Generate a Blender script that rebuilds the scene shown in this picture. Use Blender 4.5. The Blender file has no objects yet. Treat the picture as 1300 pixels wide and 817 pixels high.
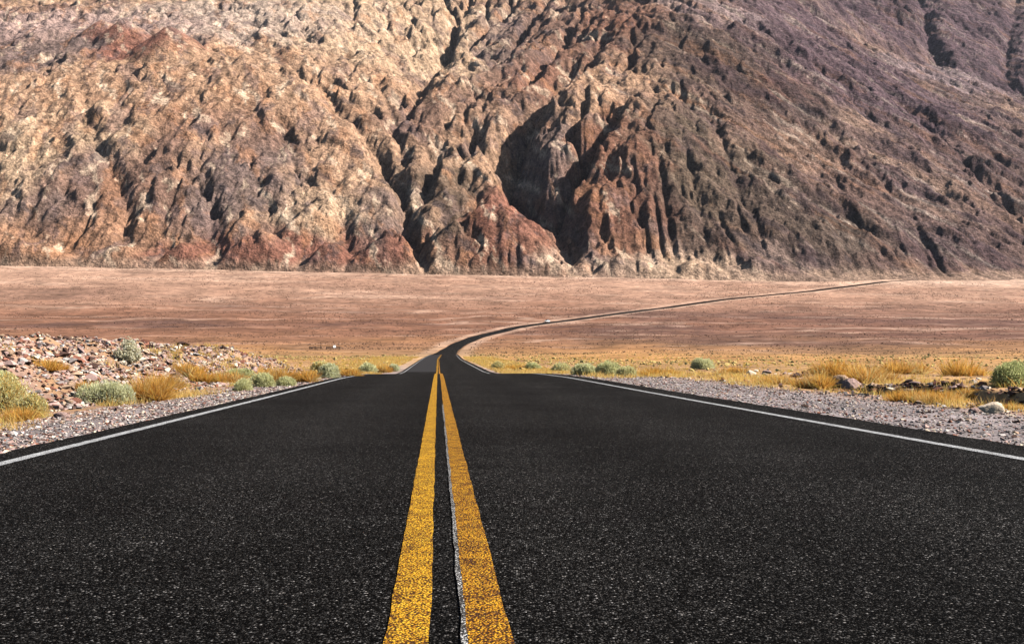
import bpy, bmesh, math, random
import numpy as np
from mathutils import Vector

random.seed(7)
rng = np.random.default_rng(11)
scene = bpy.context.scene
col = scene.collection

# ------------------------------------------------------------------ camera, sky, sun, exposure
F = 1264.0            # focal length in photo pixels (photo is 1300 x 817)
CX, CY = 650.0, 408.5
cam_data = bpy.data.cameras.new("camera")
cam_data.sensor_width = 36.0
cam_data.lens = 36.0 * F / 1300.0
cam_data.clip_start = 0.1
cam_data.clip_end = 20000.0
cam = bpy.data.objects.new("camera", cam_data)
cam.location = (0, 0, 0)
cam.rotation_euler = (math.radians(90), 0, 0)
col.objects.link(cam)
scene.camera = cam

SUN_EL, SUN_AZ = math.radians(39.0), math.radians(-7.0)      # azimuth measured from +X (right) towards +Y (away)
sun_dir = Vector((math.cos(SUN_EL)*math.cos(SUN_AZ), math.cos(SUN_EL)*math.sin(SUN_AZ), math.sin(SUN_EL)))
world = bpy.data.worlds.new("World")
scene.world = world
world.use_nodes = True
wn = world.node_tree
bg = wn.nodes["Background"]
sky = wn.nodes.new("ShaderNodeTexSky")
sky.sky_type = 'NISHITA'
sky.sun_disc = False
sky.sun_elevation = SUN_EL
sky.sun_rotation = math.radians(90.0) - SUN_AZ
wn.links.new(sky.outputs[0], bg.inputs[0])
bg.inputs[1].default_value = 0.05
sl = bpy.data.lights.new("sun", 'SUN')
sl.energy = 5.0
sl.angle = math.radians(0.5)
sl.color = (1.0, 0.95, 0.89)
so = bpy.data.objects.new("sun", sl)
so.rotation_euler = sun_dir.to_track_quat('Z', 'Y').to_euler()
col.objects.link(so)
vs = scene.view_settings
vs.view_transform = 'Standard'
vs.look = 'None'
vs.exposure = 0.86
vs.gamma = 1.0
vs.use_curve_mapping = False
scene.cycles.diffuse_bounces = 0        # the dry clear air and black shadows of the photograph

# ------------------------------------------------------------------ helpers
def _hash(ix, iy, seed):
    h = (ix.astype(np.int64)*374761393 + iy.astype(np.int64)*668265263 + seed*2147483647 + 974711) & 0xffffffff
    h = ((h ^ (h >> 13)) * 1274126177) & 0xffffffff
    h = ((h ^ (h >> 15)) * 2246822519) & 0xffffffff
    return ((h ^ (h >> 16)) & 0xffffff) / float(0xffffff)

def pnoise(x, y, seed=0):
    """gradient noise, about -1..1"""
    x = np.asarray(x, float); y = np.asarray(y, float)
    ix = np.floor(x); iy = np.floor(y)
    fx = x-ix; fy = y-iy
    u = fx*fx*fx*(fx*(fx*6-15)+10); v = fy*fy*fy*(fy*(fy*6-15)+10)
    def g(dx, dy):
        a = _hash(ix+dx, iy+dy, seed)*2*np.pi
        return np.cos(a)*(fx-dx)+np.sin(a)*(fy-dy)
    a = g(0,0); b = g(1,0); c = g(0,1); d = g(1,1)
    return (a+(b-a)*u+(c-a)*v+(a-b-c+d)*u*v)*1.5

def fbm(x, y, octv=5, seed=0, gain=0.5):
    s = 0; a = 1.0; t = 0
    for o in range(octv):
        s = s + a*pnoise(x, y, seed+o*17)
        t += a; a *= gain; x = x*2.03+7.1; y = y*2.03-3.7
    return s/t*1.4

def ridged(x, y, octv=4, seed=0, gain=0.5):
    s = 0; a = 1.0; t = 0
    for o in range(octv):
        s = s + a*(1-2*np.abs(pnoise(x, y, seed+o*13)))
        t += a; a *= gain; x = x*2.07+1.7; y = y*2.07+9.2
    return s/t

def sstep(a, b, x):
    t = np.clip((x-a)/(b-a), 0, 1)
    return t*t*(3-2*t)

def link(o, parent=None):
    col.objects.link(o)
    if parent is not None:
        o.parent = parent
    return o

def np_mesh(name, V, T, mat=None, cols=None, smooth=False, parent=None, quads=False):
    """object from numpy vertices and triangles (or quads), optional point colours"""
    k = 4 if quads else 3
    me = bpy.data.meshes.new(name)
    V = np.ascontiguousarray(V, np.float32); T = np.ascontiguousarray(T, np.int32)
    me.vertices.add(len(V)); me.vertices.foreach_set("co", V.ravel())
    me.loops.add(T.size); me.loops.foreach_set("vertex_index", T.ravel())
    me.polygons.add(len(T))
    me.polygons.foreach_set("loop_start", np.arange(0, T.size, k, dtype=np.int32))
    me.polygons.foreach_set("loop_total", np.full(len(T), k, np.int32))
    me.polygons.foreach_set("use_smooth", np.full(len(T), smooth, bool))
    me.update(calc_edges=True)
    if cols is not None:
        at = me.color_attributes.new("tint", 'FLOAT_COLOR', 'POINT')
        c4 = np.ones((len(V), 4), np.float32); c4[:, :cols.shape[1]] = cols
        at.data.foreach_set("color", c4.ravel())
    if mat: me.materials.append(mat)
    o = bpy.data.objects.new(name, me)
    return link(o, parent)

def grid_quads(nr, nc):
    i = np.arange(nr*nc).reshape(nr, nc)
    return np.stack([i[:-1,:-1], i[:-1,1:], i[1:,1:], i[1:,:-1]], -1).reshape(-1, 4)

class Nodes:
    def __init__(s, name, rough=0.9, spec=0.2):
        s.m = bpy.data.materials.new(name); s.m.use_nodes = True
        s.t = s.m.node_tree; s.b = s.t.nodes["Principled BSDF"]
        s.b.inputs["Roughness"].default_value = rough
        s.b.inputs["Specular IOR Level"].default_value = spec
        s.pos = None
    def n(s, typ, **kw):
        nd = s.t.nodes.new(typ)
        for k, v in kw.items(): setattr(nd, k, v)
        return nd
    def put(s, sock, v):
        if isinstance(v, bpy.types.NodeSocket): s.t.links.new(v, sock)
        elif isinstance(v, (tuple, list)): sock.default_value = (*v, 1.0)[:len(sock.default_value)]
        else: sock.default_value = v
    def geo(s):
        if s.pos is None: s.pos = s.n("ShaderNodeNewGeometry").outputs["Position"]
        return s.pos
    def objco(s):
        return s.n("ShaderNodeTexCoord").outputs["Object"]
    def attr(s, name="tint"):
        return s.n("ShaderNodeAttribute", attribute_name=name).outputs["Color"]
    def noise(s, scale, detail=4, rough=0.55, vec=None, out=0, dist=0.0):
        nd = s.n("ShaderNodeTexNoise"); nd.inputs["Scale"].default_value = scale
        nd.inputs["Detail"].default_value = detail; nd.inputs["Roughness"].default_value = rough
        nd.inputs["Distortion"].default_value = dist
        s.put(nd.inputs["Vector"], vec if vec is not None else s.geo())
        return nd.outputs[out]
    def voro(s, scale, vec=None, out="Distance", feature='F1'):
        nd = s.n("ShaderNodeTexVoronoi", feature=feature); nd.inputs["Scale"].default_value = scale
        s.put(nd.inputs["Vector"], vec if vec is not None else s.geo())
        return nd.outputs[out]
    def ramp(s, v, stops):
        nd = s.n("ShaderNodeValToRGB"); e = nd.color_ramp.elements
        while len(e) < len(stops): e.new(0.5)
        for i, (p, c) in enumerate(stops):
            e[i].position = p
            e[i].color = (c, c, c, 1) if isinstance(c, (int, float)) else (*c, 1)
        s.put(nd.inputs[0], v)
        return nd.outputs[0]
    def mix(s, f, a, b, mode='MIX'):
        nd = s.n("ShaderNodeMix", data_type='RGBA', blend_type=mode)
        s.put(nd.inputs["Factor"], f); s.put(nd.inputs[6], a); s.put(nd.inputs[7], b)
        return nd.outputs[2]
    def math(s, op, a, b=0.0, c=0.0):
        nd = s.n("ShaderNodeMath", operation=op)
        s.put(nd.inputs[0], a); s.put(nd.inputs[1], b); s.put(nd.inputs[2], c)
        return nd.outputs[0]
    def scale(s, sc, vec=None):
        nd = s.n("ShaderNodeVectorMath", operation='MULTIPLY')
        s.put(nd.inputs[0], vec if vec is not None else s.geo()); nd.inputs[1].default_value = sc
        return nd.outputs[0]
    def sep(s, vec):
        return s.n("ShaderNodeSeparateColor") if False else s.n("ShaderNodeSeparateXYZ")
    def bump(s, h, strength=0.5, dist=0.01, normal=None):
        nd = s.n("ShaderNodeBump"); nd.inputs["Strength"].default_value = strength
        nd.inputs["Distance"].default_value = dist
        s.put(nd.inputs["Height"], h)
        if normal is not None: s.put(nd.inputs["Normal"], normal)
        return nd.outputs[0]
    def done(s, color=None, normal=None, rough=None):
        if color is not None: s.put(s.b.inputs["Base Color"], color)
        if normal is not None: s.put(s.b.inputs["Normal"], normal)
        if rough is not None: s.put(s.b.inputs["Roughness"], rough)
        return s.m

def tag(o, label=None, cat=None, group=None, kind=None):
    if label: o["label"] = label
    if cat: o["category"] = cat
    if group: o["group"] = group
    if kind: o["kind"] = kind
    return o

def empty(name, loc, rz=0.0):
    o = bpy.data.objects.new(name, None)
    o.empty_display_size = 0.2
    o.location = loc; o.rotation_euler = (0, 0, rz)
    col.objects.link(o)
    return o

# ------------------------------------------------------------------ road path and land profile
def smooth_table(xs, ys, hi, step=0.5, w=9):
    t = np.arange(xs[0], hi, step); y = np.interp(t, xs, ys)
    for _ in range(3):
        k = np.ones(w)/w
        y = np.convolve(np.pad(y, w//2, mode='reflect', reflect_type='odd'), k, 'valid')
    return t, y
# height of the road (camera eye is at z = 0)
_py = [-60, 0, 20, 34, 46, 56, 75, 97, 130, 200, 290, 330, 365, 420, 480, 560, 650, 780, 920, 1000, 1100, 1500, 4000]
_pz = [1.2,-.80,-1.46,-1.90,-2.38,-2.92,-4.05,-4.85,-5.7,-7.5,-9.6,-10.7,-11.15,-10.95,-9.0,-5.0,1.2,13.0,33.5,48.0,60,104,360]
PT, PZ = smooth_table(_py, _pz, 4000, w=9)
# sideways course of the road centre line
_cy = [-60, 0, 200, 290, 340, 400, 450, 505, 585, 635, 690, 778, 845, 935, 1000, 1060]
_cx = [.03+.0744*60, .03, .03-14.88, -20.6, -23.6, -25.6, -25.0, -19.5, 0, 25, 60, 117, 180, 290, 372, 450]
CT, CC = smooth_table(_cy, _cx, 1060, w=41)
CC = np.where(CT < 150, .03-.0744*CT, CC)
def zprof(Y): return np.interp(Y, PT, PZ)
def cpath(Y): return np.interp(Y, CT, CC)
def cslope(Y): return (cpath(Y+1.0)-cpath(Y-1.0))/2.0
TILT = 0.02
def tilt(X, Y): return -TILT*X*sstep(350, 1000, Y)
def road_z(Y): return zprof(Y)+tilt(cpath(Y), Y)
EDGE_L, EDGE_R = -3.62, 5.05           # asphalt edges, from the centre line
LINE_L, LINE_R = -3.26, 4.39           # white edge lines

def ground_z(X, Y, detail=True):
    X = np.asarray(X, float); Y = np.asarray(Y, float)
    u = (X-cpath(Y))/np.sqrt(1+cslope(Y)**2)
    z = zprof(Y)+tilt(X, Y)
    near = 1-sstep(70, 160, Y)
    # under the asphalt
    off = np.where(u < 0, EDGE_L-u, u-EDGE_R)        # distance outside the asphalt, negative under it
    z = z - 0.03 - 0.14*(1-sstep(-0.5, 0.02, off)) - 0.25*(1-sstep(-1.5,-0.5,off))*sstep(60,300,Y)
    z = z - np.where(u < 0, 0.10, 0.0)*sstep(0.3, 2.5, off)*near
    # rubble bank on the left
    tap = (1-sstep(44, 64, Y))*sstep(-25, -5, Y)
    wob = 0.9*pnoise(Y*0.13, u*0+3.1, 5)
    bank = sstep(-6.6, -9.8, u+wob)*(1-sstep(-13, -19, u+wob)*0.9)
    lump = 0.30*fbm(X*0.45, Y*0.45, 3, 21)
    z = z + tap*bank*(1.20+lump)
    # ditch and bank on the right
    dt = (1-sstep(21, 27, Y))*sstep(2, 9, Y)
    w2 = 0.16*pnoise(Y*0.35, 1.7+u*0, 9)
    uu = u+w2
    z = z - dt*0.50*sstep(8.7, 10.1, uu)*(1-sstep(10.5, 10.72, uu))
    z = z + dt*0.16*sstep(10.5, 10.8, uu)*(1-.8*sstep(12,18,uu))
    # low swells away from the road
    if detail:
        far = sstep(1.0, 8, off)
        z = z + far*near*0.10*fbm(X*0.35, Y*0.35, 4, 3)
        z = z + sstep(0.1, 1.2, off)*near*0.03*fbm(X*2.1, Y*2.1, 3, 8)
        z = z + sstep(6, 60, off)*sstep(60, 250, Y)*(0.9*fbm(X*0.02, Y*0.02, 4, 31)+0.25*fbm(X*.11, Y*.11, 3, 33))
    return z

def pix_ray(px, py, Y):
    return ((px-CX)/F*Y, Y, (CY-py)/F*Y)

def ground_at(px, py, y0=2.0, y1=1200.0):
    """first land point seen at a photo pixel"""
    Y = np.geomspace(y0, y1, 6000)
    d = (CY-py)/F*Y - ground_z((px-CX)/F*Y, Y)
    i = np.argmax(d < 0) if (d < 0).any() else len(Y)-1
    return float((px-CX)/F*Y[i]), float(Y[i]), float(ground_z((px-CX)/F*Y[i], Y[i]))
# ------------------------------------------------------------------ mountain
def build_mountain():
    # control points: photo pixel and distance -> point of the large shape
    ctrl = [
        # left massif
        (-150,333,1005),(0,334,1005),(150,337,1005),(300,343,1003),(450,346,1003),(580,345,1003),
        (-150,200,1185),(0,200,1180),(130,205,1165),(290,200,1185),(400,215,1180),(530,230,1165),(600,240,1160),
        (-150,100,1390),(0,100,1380),(200,95,1390),(350,100,1400),(470,130,1360),(610,150,1330),
        (-150,55,1590),(0,55,1590),(200,50,1590),(350,45,1640),(450,60,1650),
        (-100,0,1900),(100,0,1900),(300,0,1930),(480,0,1950),
        (-100,-50,2350),(250,-50,2350),
        # drainage between the massifs
        (690,338,1006),(675,260,1150),(645,195,1265),(560,90,1720),(590,10,2050),
        # central spur
        (780,342,1003),(850,344,1003),(760,230,1110),(765,165,1230),(785,90,1430),(805,30,1620),(835,-10,1790),(880,-70,2150),
        # right flank
        (950,347,1006),(1050,352,1015),(1180,355,1035),(1300,358,1065),(1450,360,1120),
        (900,250,1130),(1000,255,1160),(1150,260,1245),(1300,262,1350),(1450,262,1480),
        (900,150,1290),(1000,150,1370),(1150,155,1520),(1300,165,1690),
        (900,50,1560),(1000,50,1680),(1100,75,1900),(1220,110,2010),(1300,125,2060),
        # far range, top right
        (1000,-30,2080),(1100,30,2250),(1200,40,2330),(1300,20,2560),(1150,-40,2700),(1300,-40,2950),(1450,60,2500),
    ]
    c = np.array(ctrl, float)
    X = (c[:,0]-CX)/F*c[:,2]; Y = c[:,2]; Z = (CY-c[:,1])/F*c[:,2]
    def tps_fit(P, v, lam=0.002):
        n = len(P); d2 = ((P[:,None]-P[None])**2).sum(-1)
        Kk = np.where(d2 > 0, d2*np.log(d2+1e-12)*0.5, 0)+lam*np.eye(n)
        A = np.zeros((n+3, n+3)); A[:n,:n] = Kk; A[:n,n] = 1; A[:n,n+1:] = P; A[n,:n] = 1; A[n+1:,:n] = P.T
        return np.linalg.solve(A, np.r_[v, 0, 0, 0])
    Pn = np.stack([X, Y], 1)/1000
    w = tps_fit(Pn, Z)
    def big(Xq, Yq):
        x = Xq/1000; y = Yq/1000
        out = w[-3]+w[-2]*x+w[-1]*y
        for i in range(len(Pn)):
            d2 = (x-Pn[i,0])**2+(y-Pn[i,1])**2
            out = out+w[i]*0.5*d2*np.log(d2+1e-12)
        return out
    x0, x1, y0, y1 = -1420., 1700., 950., 2900.
    dx = 6.0
    xs = np.arange(x0, x1, dx); ys = np.arange(y0, y1, dx)
    GX, GY = np.meshgrid(xs, ys)
    M = big(GX, GY)
    def gnd(Xq, Yq): return zprof(Yq)+tilt(Xq, Yq)
    G = gnd(GX, GY)
    def to_xy(pts):
        """photo pixels -> plan positions on the large shape"""
        out = []
        Yq = np.arange(960., 2880., 2.0)
        for px, py in pts:
            Xq = (px-CX)/F*Yq
            d = (CY-py)/F*Yq-np.maximum(big(Xq, Yq), gnd(Xq, Yq))
            i = np.argmax(d < 0)
            out.append((Xq[i], Yq[i]))
        return np.array(out)
    def seg_dist(pts, GXq, GYq):
        best = np.full(GXq.shape, 1e9); tt = np.zeros(GXq.shape); L = len(pts)-1
        for i in range(L):
            a, b = pts[i], pts[i+1]; d = b-a; l2 = (d**2).sum()
            t = np.clip(((GXq-a[0])*d[0]+(GYq-a[1])*d[1])/l2, 0, 1)
            q = np.hypot(GXq-a[0]-t*d[0], GYq-a[1]-t*d[1])
            m = q < best; best = np.where(m, q, best); tt = np.where(m, (i+t)/L, tt)
        return best, tt
    wx = 22*fbm(GX/140, GY/140, 3, 41); wy = 22*fbm(GX/140, GY/140, 3, 43)
    lft = 1-sstep(-160, 20, GX+0.25*(GY-1000))          # the lumpy left massif
    rgt = sstep(95, 270, GX-0.05*(GY-1000)+25*fbm(GX/90, GY/90, 3, 65))             # the long rough flank on the right
    H = M + (16-4*lft-4*rgt)*fbm(GX/260, GY/260, 5, 51, 0.58) + (7-1*lft-4*rgt)*ridged((GX+wx)/95, (GY+wy)/120, 4, 57, .6)*sstep(0, 120, M-G)
    H = H + lft*5*np.abs(fbm((GX+wx)/48, (GY+wy)/60, 3, 61))*sstep(0, 60, M-G)
    Kmap = np.exp(1.1*fbm(GX/150, GY/150, 4, 63))*(1.25-1.12*lft)*(1-.78*rgt)
    # ravines: pixels from the top down, depth, half width
    ravines = [
        ([(730,80),(695,118),(660,160),(645,192),(672,240),(700,292),(703,338)], 62, 40),
        ([(800,125),(765,168),(725,212),(692,258)], 40, 30),
        ([(600,-5),(568,50),(560,80),(535,112),(505,150)], 22, 45),
        ([(100,105),(122,160),(135,200),(158,255),(172,310)], 22, 15),
        ([(75,150),(40,230),(30,290)], 7, 26),
        ([(395,95),(425,140),(480,185),(500,225),(520,270),(527,325)], 30, 22),
        ([(480,100),(500,150),(512,200)], 12, 14),
        ([(565,170),(545,220),(535,280)], 15, 20),
        ([(250,150),(262,230),(272,300),(278,335)], 15, 15),
        ([(205,190),(215,250),(208,330)], 9, 14),
        ([(340,190),(330,250),(372,330)], 12, 15),
        ([(440,180),(425,250),(448,320),(455,345)], 16, 16),
        ([(290,40),(340,75),(390,100)], 12, 22),
        ([(340,30),(400,60),(470,75),(540,95)], 10, 20),
        ([(860,120),(905,165),(930,230),(960,290),(1000,345)], 6, 20),
        ([(930,60),(1010,130),(1090,200),(1150,270),(1190,350)], 7, 26),
        ([(1010,35),(1100,95),(1200,180),(1290,290)], 9, 26),
        ([(870,200),(890,260),(905,310)], 7, 14),
        ([(1000,5),(1080,45),(1180,80),(1270,105),(1360,140)], 40, 90),
        ([(1165,-5),(1180,40),(1190,75)], 34, 36),
        ([(1290,-5),(1280,50),(1275,90)], 24, 36),
        ([(700,0),(660,50),(615,95)], 20, 22),
        ([(745,10),(700,70),(650,125)], 20, 20),
        ([(780,30),(745,80),(700,120)], 18, 18),
        ([(660,-5),(625,35),(585,70)], 18, 20),
    ]
    for pts, dep, hw in ravines:
        q, t = seg_dist(to_xy(pts), GX+wx*0.5, GY+wy*0.5)
        prof = np.clip(1-q/(hw*(0.68+0.35*t)), 0, 1)**1.25
        H = H-dep*(1-.35*lft)*(0.35+0.65*np.minimum(1, t*2.2))*prof*sstep(-4, 25, M-G)
    # faceted foothills along the front: pixel of centre, width, summit row, front distance
    mounds = [(20,170,302,972,.8),(150,120,310,982,.8),(236,74,306,978,1.0),(330,100,299,972,1.0),(418,62,306,980,1.0),
              (497,104,297,973,1.0),(545,34,322,978,.8),(622,185,262,970,.8),(790,200,322,984,.7),
              (880,110,328,986,.7),(965,130,328,990,.7)]
    for px, wpx, row, yf, sl in mounds:
        Xc = (px-CX)/F*1010; hw = wpx/F*1010*0.62
        ztop = (CY-row)/F*1030
        g = np.abs(GX+wx*0.35-Xc)/hw
        face = G+(GY-yf+wy*0.3)*1.15*np.clip(1-0.55*g**1.3, 0, 1)
        roofz = ztop-(g**1.5)*(ztop-G)*0.95+0.10*(GY-1030)
        m = np.minimum(face, roofz)
        m = np.where(g < 1.25, m, -1e3)
        H = np.maximum(H, np.where(GY < 1130, m, -1e3))
    # red cone hills high on the left
    cones = []
    for px, row_b, wpx, hpx in [(203,82,98,36),(148,62,70,26),(120,55,60,18)]:
        p = to_xy([(px, row_b)])[0]
        R = wpx/F*p[1]*0.55; hh = hpx/F*p[1]*1.15
        q = np.hypot(GX-p[0], (GY-p[1]-R*0.8)*0.9)
        zc = np.interp(p[1]+R*0.5, ys, M[:, np.argmin(np.abs(xs-p[0]))])
        cones.append((p, R, hh))
        H = H-.35*np.maximum(0, H-zc)*np.exp(-(q/R)**2)

    def erode(H, G, dx, n, K, m=0.45, diff=0.0, Km=1.0):
        ny, nx = H.shape; N = ny*nx
        idx = np.arange(N).reshape(ny, nx)
        nb = [(-1,0),(1,0),(0,-1),(0,1),(-1,-1),(-1,1),(1,-1),(1,1)]
        for it in range(n):
            best = np.full((ny, nx), 1e-4); rec = idx.copy(); dist = np.full((ny, nx), dx)
            for dy_, dx_ in nb:
                ys_ = slice(max(0,-dy_), ny-max(0,dy_)); yt = slice(max(0,dy_), ny-max(0,-dy_))
                xs_ = slice(max(0,-dx_), nx-max(0,dx_)); xt = slice(max(0,dx_), nx-max(0,-dx_))
                L = dx*math.hypot(dx_, dy_)
                s = (H[ys_, xs_]-H[yt, xt])/L
                b = best[ys_, xs_]; k = s > b
                b[k] = s[k]; rec[ys_, xs_][k] = idx[yt, xt][k]; dist[ys_, xs_][k] = L
            base = (H <= G)
            rec[base] = idx[base]
            r = rec.ravel(); dl = dist.ravel()
            d = (r != np.arange(N)).astype(np.int32); p = r.copy()
            while True:
                d2 = d+d[p]; p2 = p[p]
                if (d2 == d).all(): break
                d, p = d2, p2
            order = np.argsort(d, kind='stable'); dd = d[order]
            cuts = np.searchsorted(dd, np.arange(dd[-1]+2))
            A = np.full(N, dx*dx)
            for lv in range(dd[-1], 0, -1):
                ii = order[cuts[lv]:cuts[lv+1]]
                np.add.at(A, r[ii], A[ii])
            h = H.ravel().copy()
            f = K*A**m/dl*np.broadcast_to(Km, (ny, nx)).ravel()
            for lv in range(1, dd[-1]+1):
                ii = order[cuts[lv]:cuts[lv+1]]
                hr = h[r[ii]]; hi = h[ii]
                h[ii] = np.where(hr < hi, (hi+f[ii]*hr)/(1+f[ii]), hi)
            H = h.reshape(ny, nx)
            if diff:
                Lp = np.zeros_like(H)
                Lp[1:-1,1:-1] = H[2:,1:-1]+H[:-2,1:-1]+H[1:-1,2:]+H[1:-1,:-2]-4*H[1:-1,1:-1]
                H = H+diff*Lp
        return H, A.reshape(ny, nx)
    H, A = erode(H, G-2, dx, 18, 0.013, 0.45, 0.01, Kmap)
    # finer grid
    dx2 = 3.0
    xs2 = np.arange(x0, x1-dx, dx2); ys2 = np.arange(y0, y1-dx, dx2)
    GX2, GY2 = np.meshgrid(xs2, ys2)
    def bil(Hq, dxq, Xq, Yq):
        fx = np.clip((Xq-x0)/dxq, 0, Hq.shape[1]-1.001); fy = np.clip((Yq-y0)/dxq, 0, Hq.shape[0]-1.001)
        ix = fx.astype(int); iy = fy.astype(int); fx = fx-ix; fy = fy-iy
        return (Hq[iy,ix]*(1-fx)+Hq[iy,ix+1]*fx)*(1-fy)+(Hq[iy+1,ix]*(1-fx)+Hq[iy+1,ix+1]*fx)*fy
    H2 = bil(H, dx, GX2, GY2); G2 = gnd(GX2, GY2)
    up = sstep(0, 40, H2-G2)
    K2 = bil(Kmap, dx, GX2, GY2)
    vx = 9*fbm(GX2/40, GY2/40, 3, 79); vy = 9*fbm(GX2/40, GY2/40, 3, 81)
    L2 = bil(lft, dx, GX2, GY2); R2 = bil(rgt, dx, GX2, GY2)
    fa = .35*GX2-.94*GY2; fb = .94*GX2+.35*GY2
    H2 = H2+up*(1.2*ridged((GX2+vx)/42, (GY2+vy)/50, 5, 71, .72)+(1-R2)*5.0*(ridged((fb+1.7*vx)/46, (fa+2.5*vy)/190, 4, 73, .6)-.2)*sstep(10, 60, H2-G2)+1.4*fbm(GX2/11, GY2/11, 3, 77))
    # clusters of steep broken crags
    gate = sstep(.05, .4, fbm(GX2/130+3, GY2/150, 3, 311))
    H2 = H2+up*gate*(1-R2)*5*(ridged((GX2+1.3*vx)/30, (GY2+vy)/40, 3, 313, .65)-.2)
    # ribs that run down to the left on the central spur, and long ridges along the right flank
    Cn = (1-L2)*(1-R2)
    la = -.55*GX2-.83*GY2; lb = .83*GX2-.55*GY2
    H2 = H2+up*Cn*17*sstep(25, 110, H2-G2)*(ridged((lb+1.8*vx)/52, (la+2*vy)/330, 3, 331, .55)-.25)
    H2 = H2+up*R2*(19*(ridged(((.66*GX2+.75*GY2)+2.2*vx)/95, ((.75*GX2-.66*GY2)+3*vy)/420, 3, 333, .55)-.2)+7*ridged(((.66*GX2+.75*GY2)+1.6*vx)/33, ((.75*GX2-.66*GY2)+2*vy)/120, 4, 335, .65))
    # small broken scarps and hollows
    pa = .75*GX2-.66*GY2; pb = .66*GX2+.75*GY2
    pl = fbm((GX2+vx*1.6+.4*GY2)/60, (GY2+vy*1.6)/85, 4, 83, .55)
    pr = fbm((pa+vx*1.4)/120, (pb+vy*1.4)/42, 4, 84, .6)
    pn = pl*(1-R2)+pr*R2+.22*fbm(GX2/190, GY2/190, 2, 87)
    H2 = H2-up*(1-R2)*9*sstep(.36, .44, pn)
    gr = sstep(.06, .30, fbm((pa+2*vx)/210, (pb+2*vy)/60, 4, 315, .6))*R2          # rough outcrops lying along the flank
    H2 = H2+up*gr*9.5*(ridged((pa+1.5*vx)/60, (pb+1.5*vy)/19, 5, 317, .7)-.1)
    q = fbm((GX2+vx)/60+5, (GY2+vy)/90, 4, 85)*(1-R2)+fbm((pa+vx)/150+5, (pb+vy)/60, 4, 86)*R2
    H2 = H2+up*(7-2*R2)*sstep(.16, .26, q)
    # narrow winding cracks
    for sc, dp, sd in [(110, 9, 301), (70, 5, 305)]:
        ca = ((GX2+2.2*vx)/sc)*(1-R2)+(pb+2.0*vx)/sc*R2; cb = ((GY2+2*vy)/(sc*2.6))*(1-R2)+(pa+2*vy)/(sc*2.6)*R2
        w_ = np.abs(pnoise(ca, cb, sd)); gate = sstep(-.1, .3, pnoise(ca*.6+4, cb*.9, sd+2))
        H2 = H2-up*dp*gate*np.clip(1-w_/.11, 0, 1)
    # fluted walls at the foot
    foot = sstep(2, 8, H2-G2)*(1-sstep(30, 60, H2-G2))
    H2 = H2-foot*3.2*(1-ridged((GX2+vx*.6)/13, GY2/120, 3, 89, .6))
    H2, A2 = erode(H2, G2-2, dx2, 9, 0.052, 0.35, 0.006, np.maximum(K2, .5)*(.9-.3*L2-.4*R2))
    smoothm = np.zeros_like(H2)
    for p, R, hh in cones:
        q = np.hypot(GX2-p[0], (GY2-p[1]-R*.6)*.9)/R*(1+.10*fbm(GX2/25, GY2/25, 3, 93))
        m0 = (q < 1.35)&(q > .9); pf = np.stack([np.ones(m0.sum()), GX2[m0]-p[0], GY2[m0]-p[1]], 1)
        cf = np.linalg.lstsq(pf, H2[m0], rcond=None)[0]; zc = cf[0]+cf[1]*(GX2-p[0])+cf[2]*(GY2-p[1])
        rl = 1.5*ridged(np.arctan2(GX2-p[0], GY2-p[1]-R*.6)*5, q*.6, 2, 97)
        cz = zc+hh*1.0*np.clip(1-np.sqrt(q*q+.006), -.35, 1)+rl*.7
        smoothm = np.maximum(smoothm, 1-sstep(.95, 1.25, q)); wq = 1-sstep(.75, 1.15, q); H2 = H2*(1-wq)+cz*wq
    # debris aprons: the foot runs out softly into the plain
    h_ = H2-G2; sft = 4.5*np.clip(1+.8*fbm(GX2/120, GY2/60, 3, 341), .3, 2)
    H2 = G2-1.8+np.where(h_ > 60, h_, sft*np.logaddexp(0, np.clip(h_, -400, 80)/sft))-9*(1-sstep(972, 996, GY2))
    # smooth gravel fans spilling from the ravine mouths
    fan = np.zeros_like(H2)
    for px, yc, R, hh in [(868,1066,92,27),(952,1042,62,20),(905,1036,55,15),(556,1022,40,17),(703,1042,70,11),(180,1034,60,10),(290,1016,45,9),(1010,1052,60,14)]:
        q = np.hypot(GX2-(px-CX)/F*1010, (GY2-yc)*1.15)/R*(1+.12*fbm(GX2/40, GY2/40, 3, 345))
        cz = G2+hh*np.clip(1-q, -.3, 1)**1 - .4
        up_ = cz > H2
        H2 = np.maximum(H2, cz); fan = np.maximum(fan, np.where(up_, 1-sstep(.8, 1.1, q), 0))
    smoothm = np.maximum(smoothm, fan)
    H2 = np.where(GY2 < 988, np.minimum(H2, G2-1.5-(988-GY2)*.35), H2)
    # streaks that follow the fall line
    gy, gx = np.gradient(H2, dx2); gl = np.hypot(gx, gy)+1e-6
    ux, uy = -gx/gl, -gy/gl
    W = rng.random(H2.shape)
    st = W.copy(); cnt = 1
    for sg in (1, -1):
        fx = np.tile(np.arange(H2.shape[1], dtype=float), (H2.shape[0], 1)); fy = np.tile(np.arange(H2.shape[0], dtype=float)[:,None], (1, H2.shape[1]))
        for k in range(11):
            ix = np.clip(fx+.5, 0, H2.shape[1]-1).astype(int); iy = np.clip(fy+.5, 0, H2.shape[0]-1).astype(int)
            fx = fx+sg*ux[iy, ix]; fy = fy+sg*uy[iy, ix]
            ix = np.clip(fx+.5, 0, H2.shape[1]-1).astype(int); iy = np.clip(fy+.5, 0, H2.shape[0]-1).astype(int)
            st += W[iy, ix]; cnt += 1
    st = (st/cnt-0.5)*math.sqrt(cnt)*1.9          # about -1..1
    # mesh: a fan of rows, finer where it stands nearer
    ns, nyr = 1000, 640
    s = np.linspace(-0.60, 0.60, ns)
    t = np.linspace(0, 1, nyr)
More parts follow.
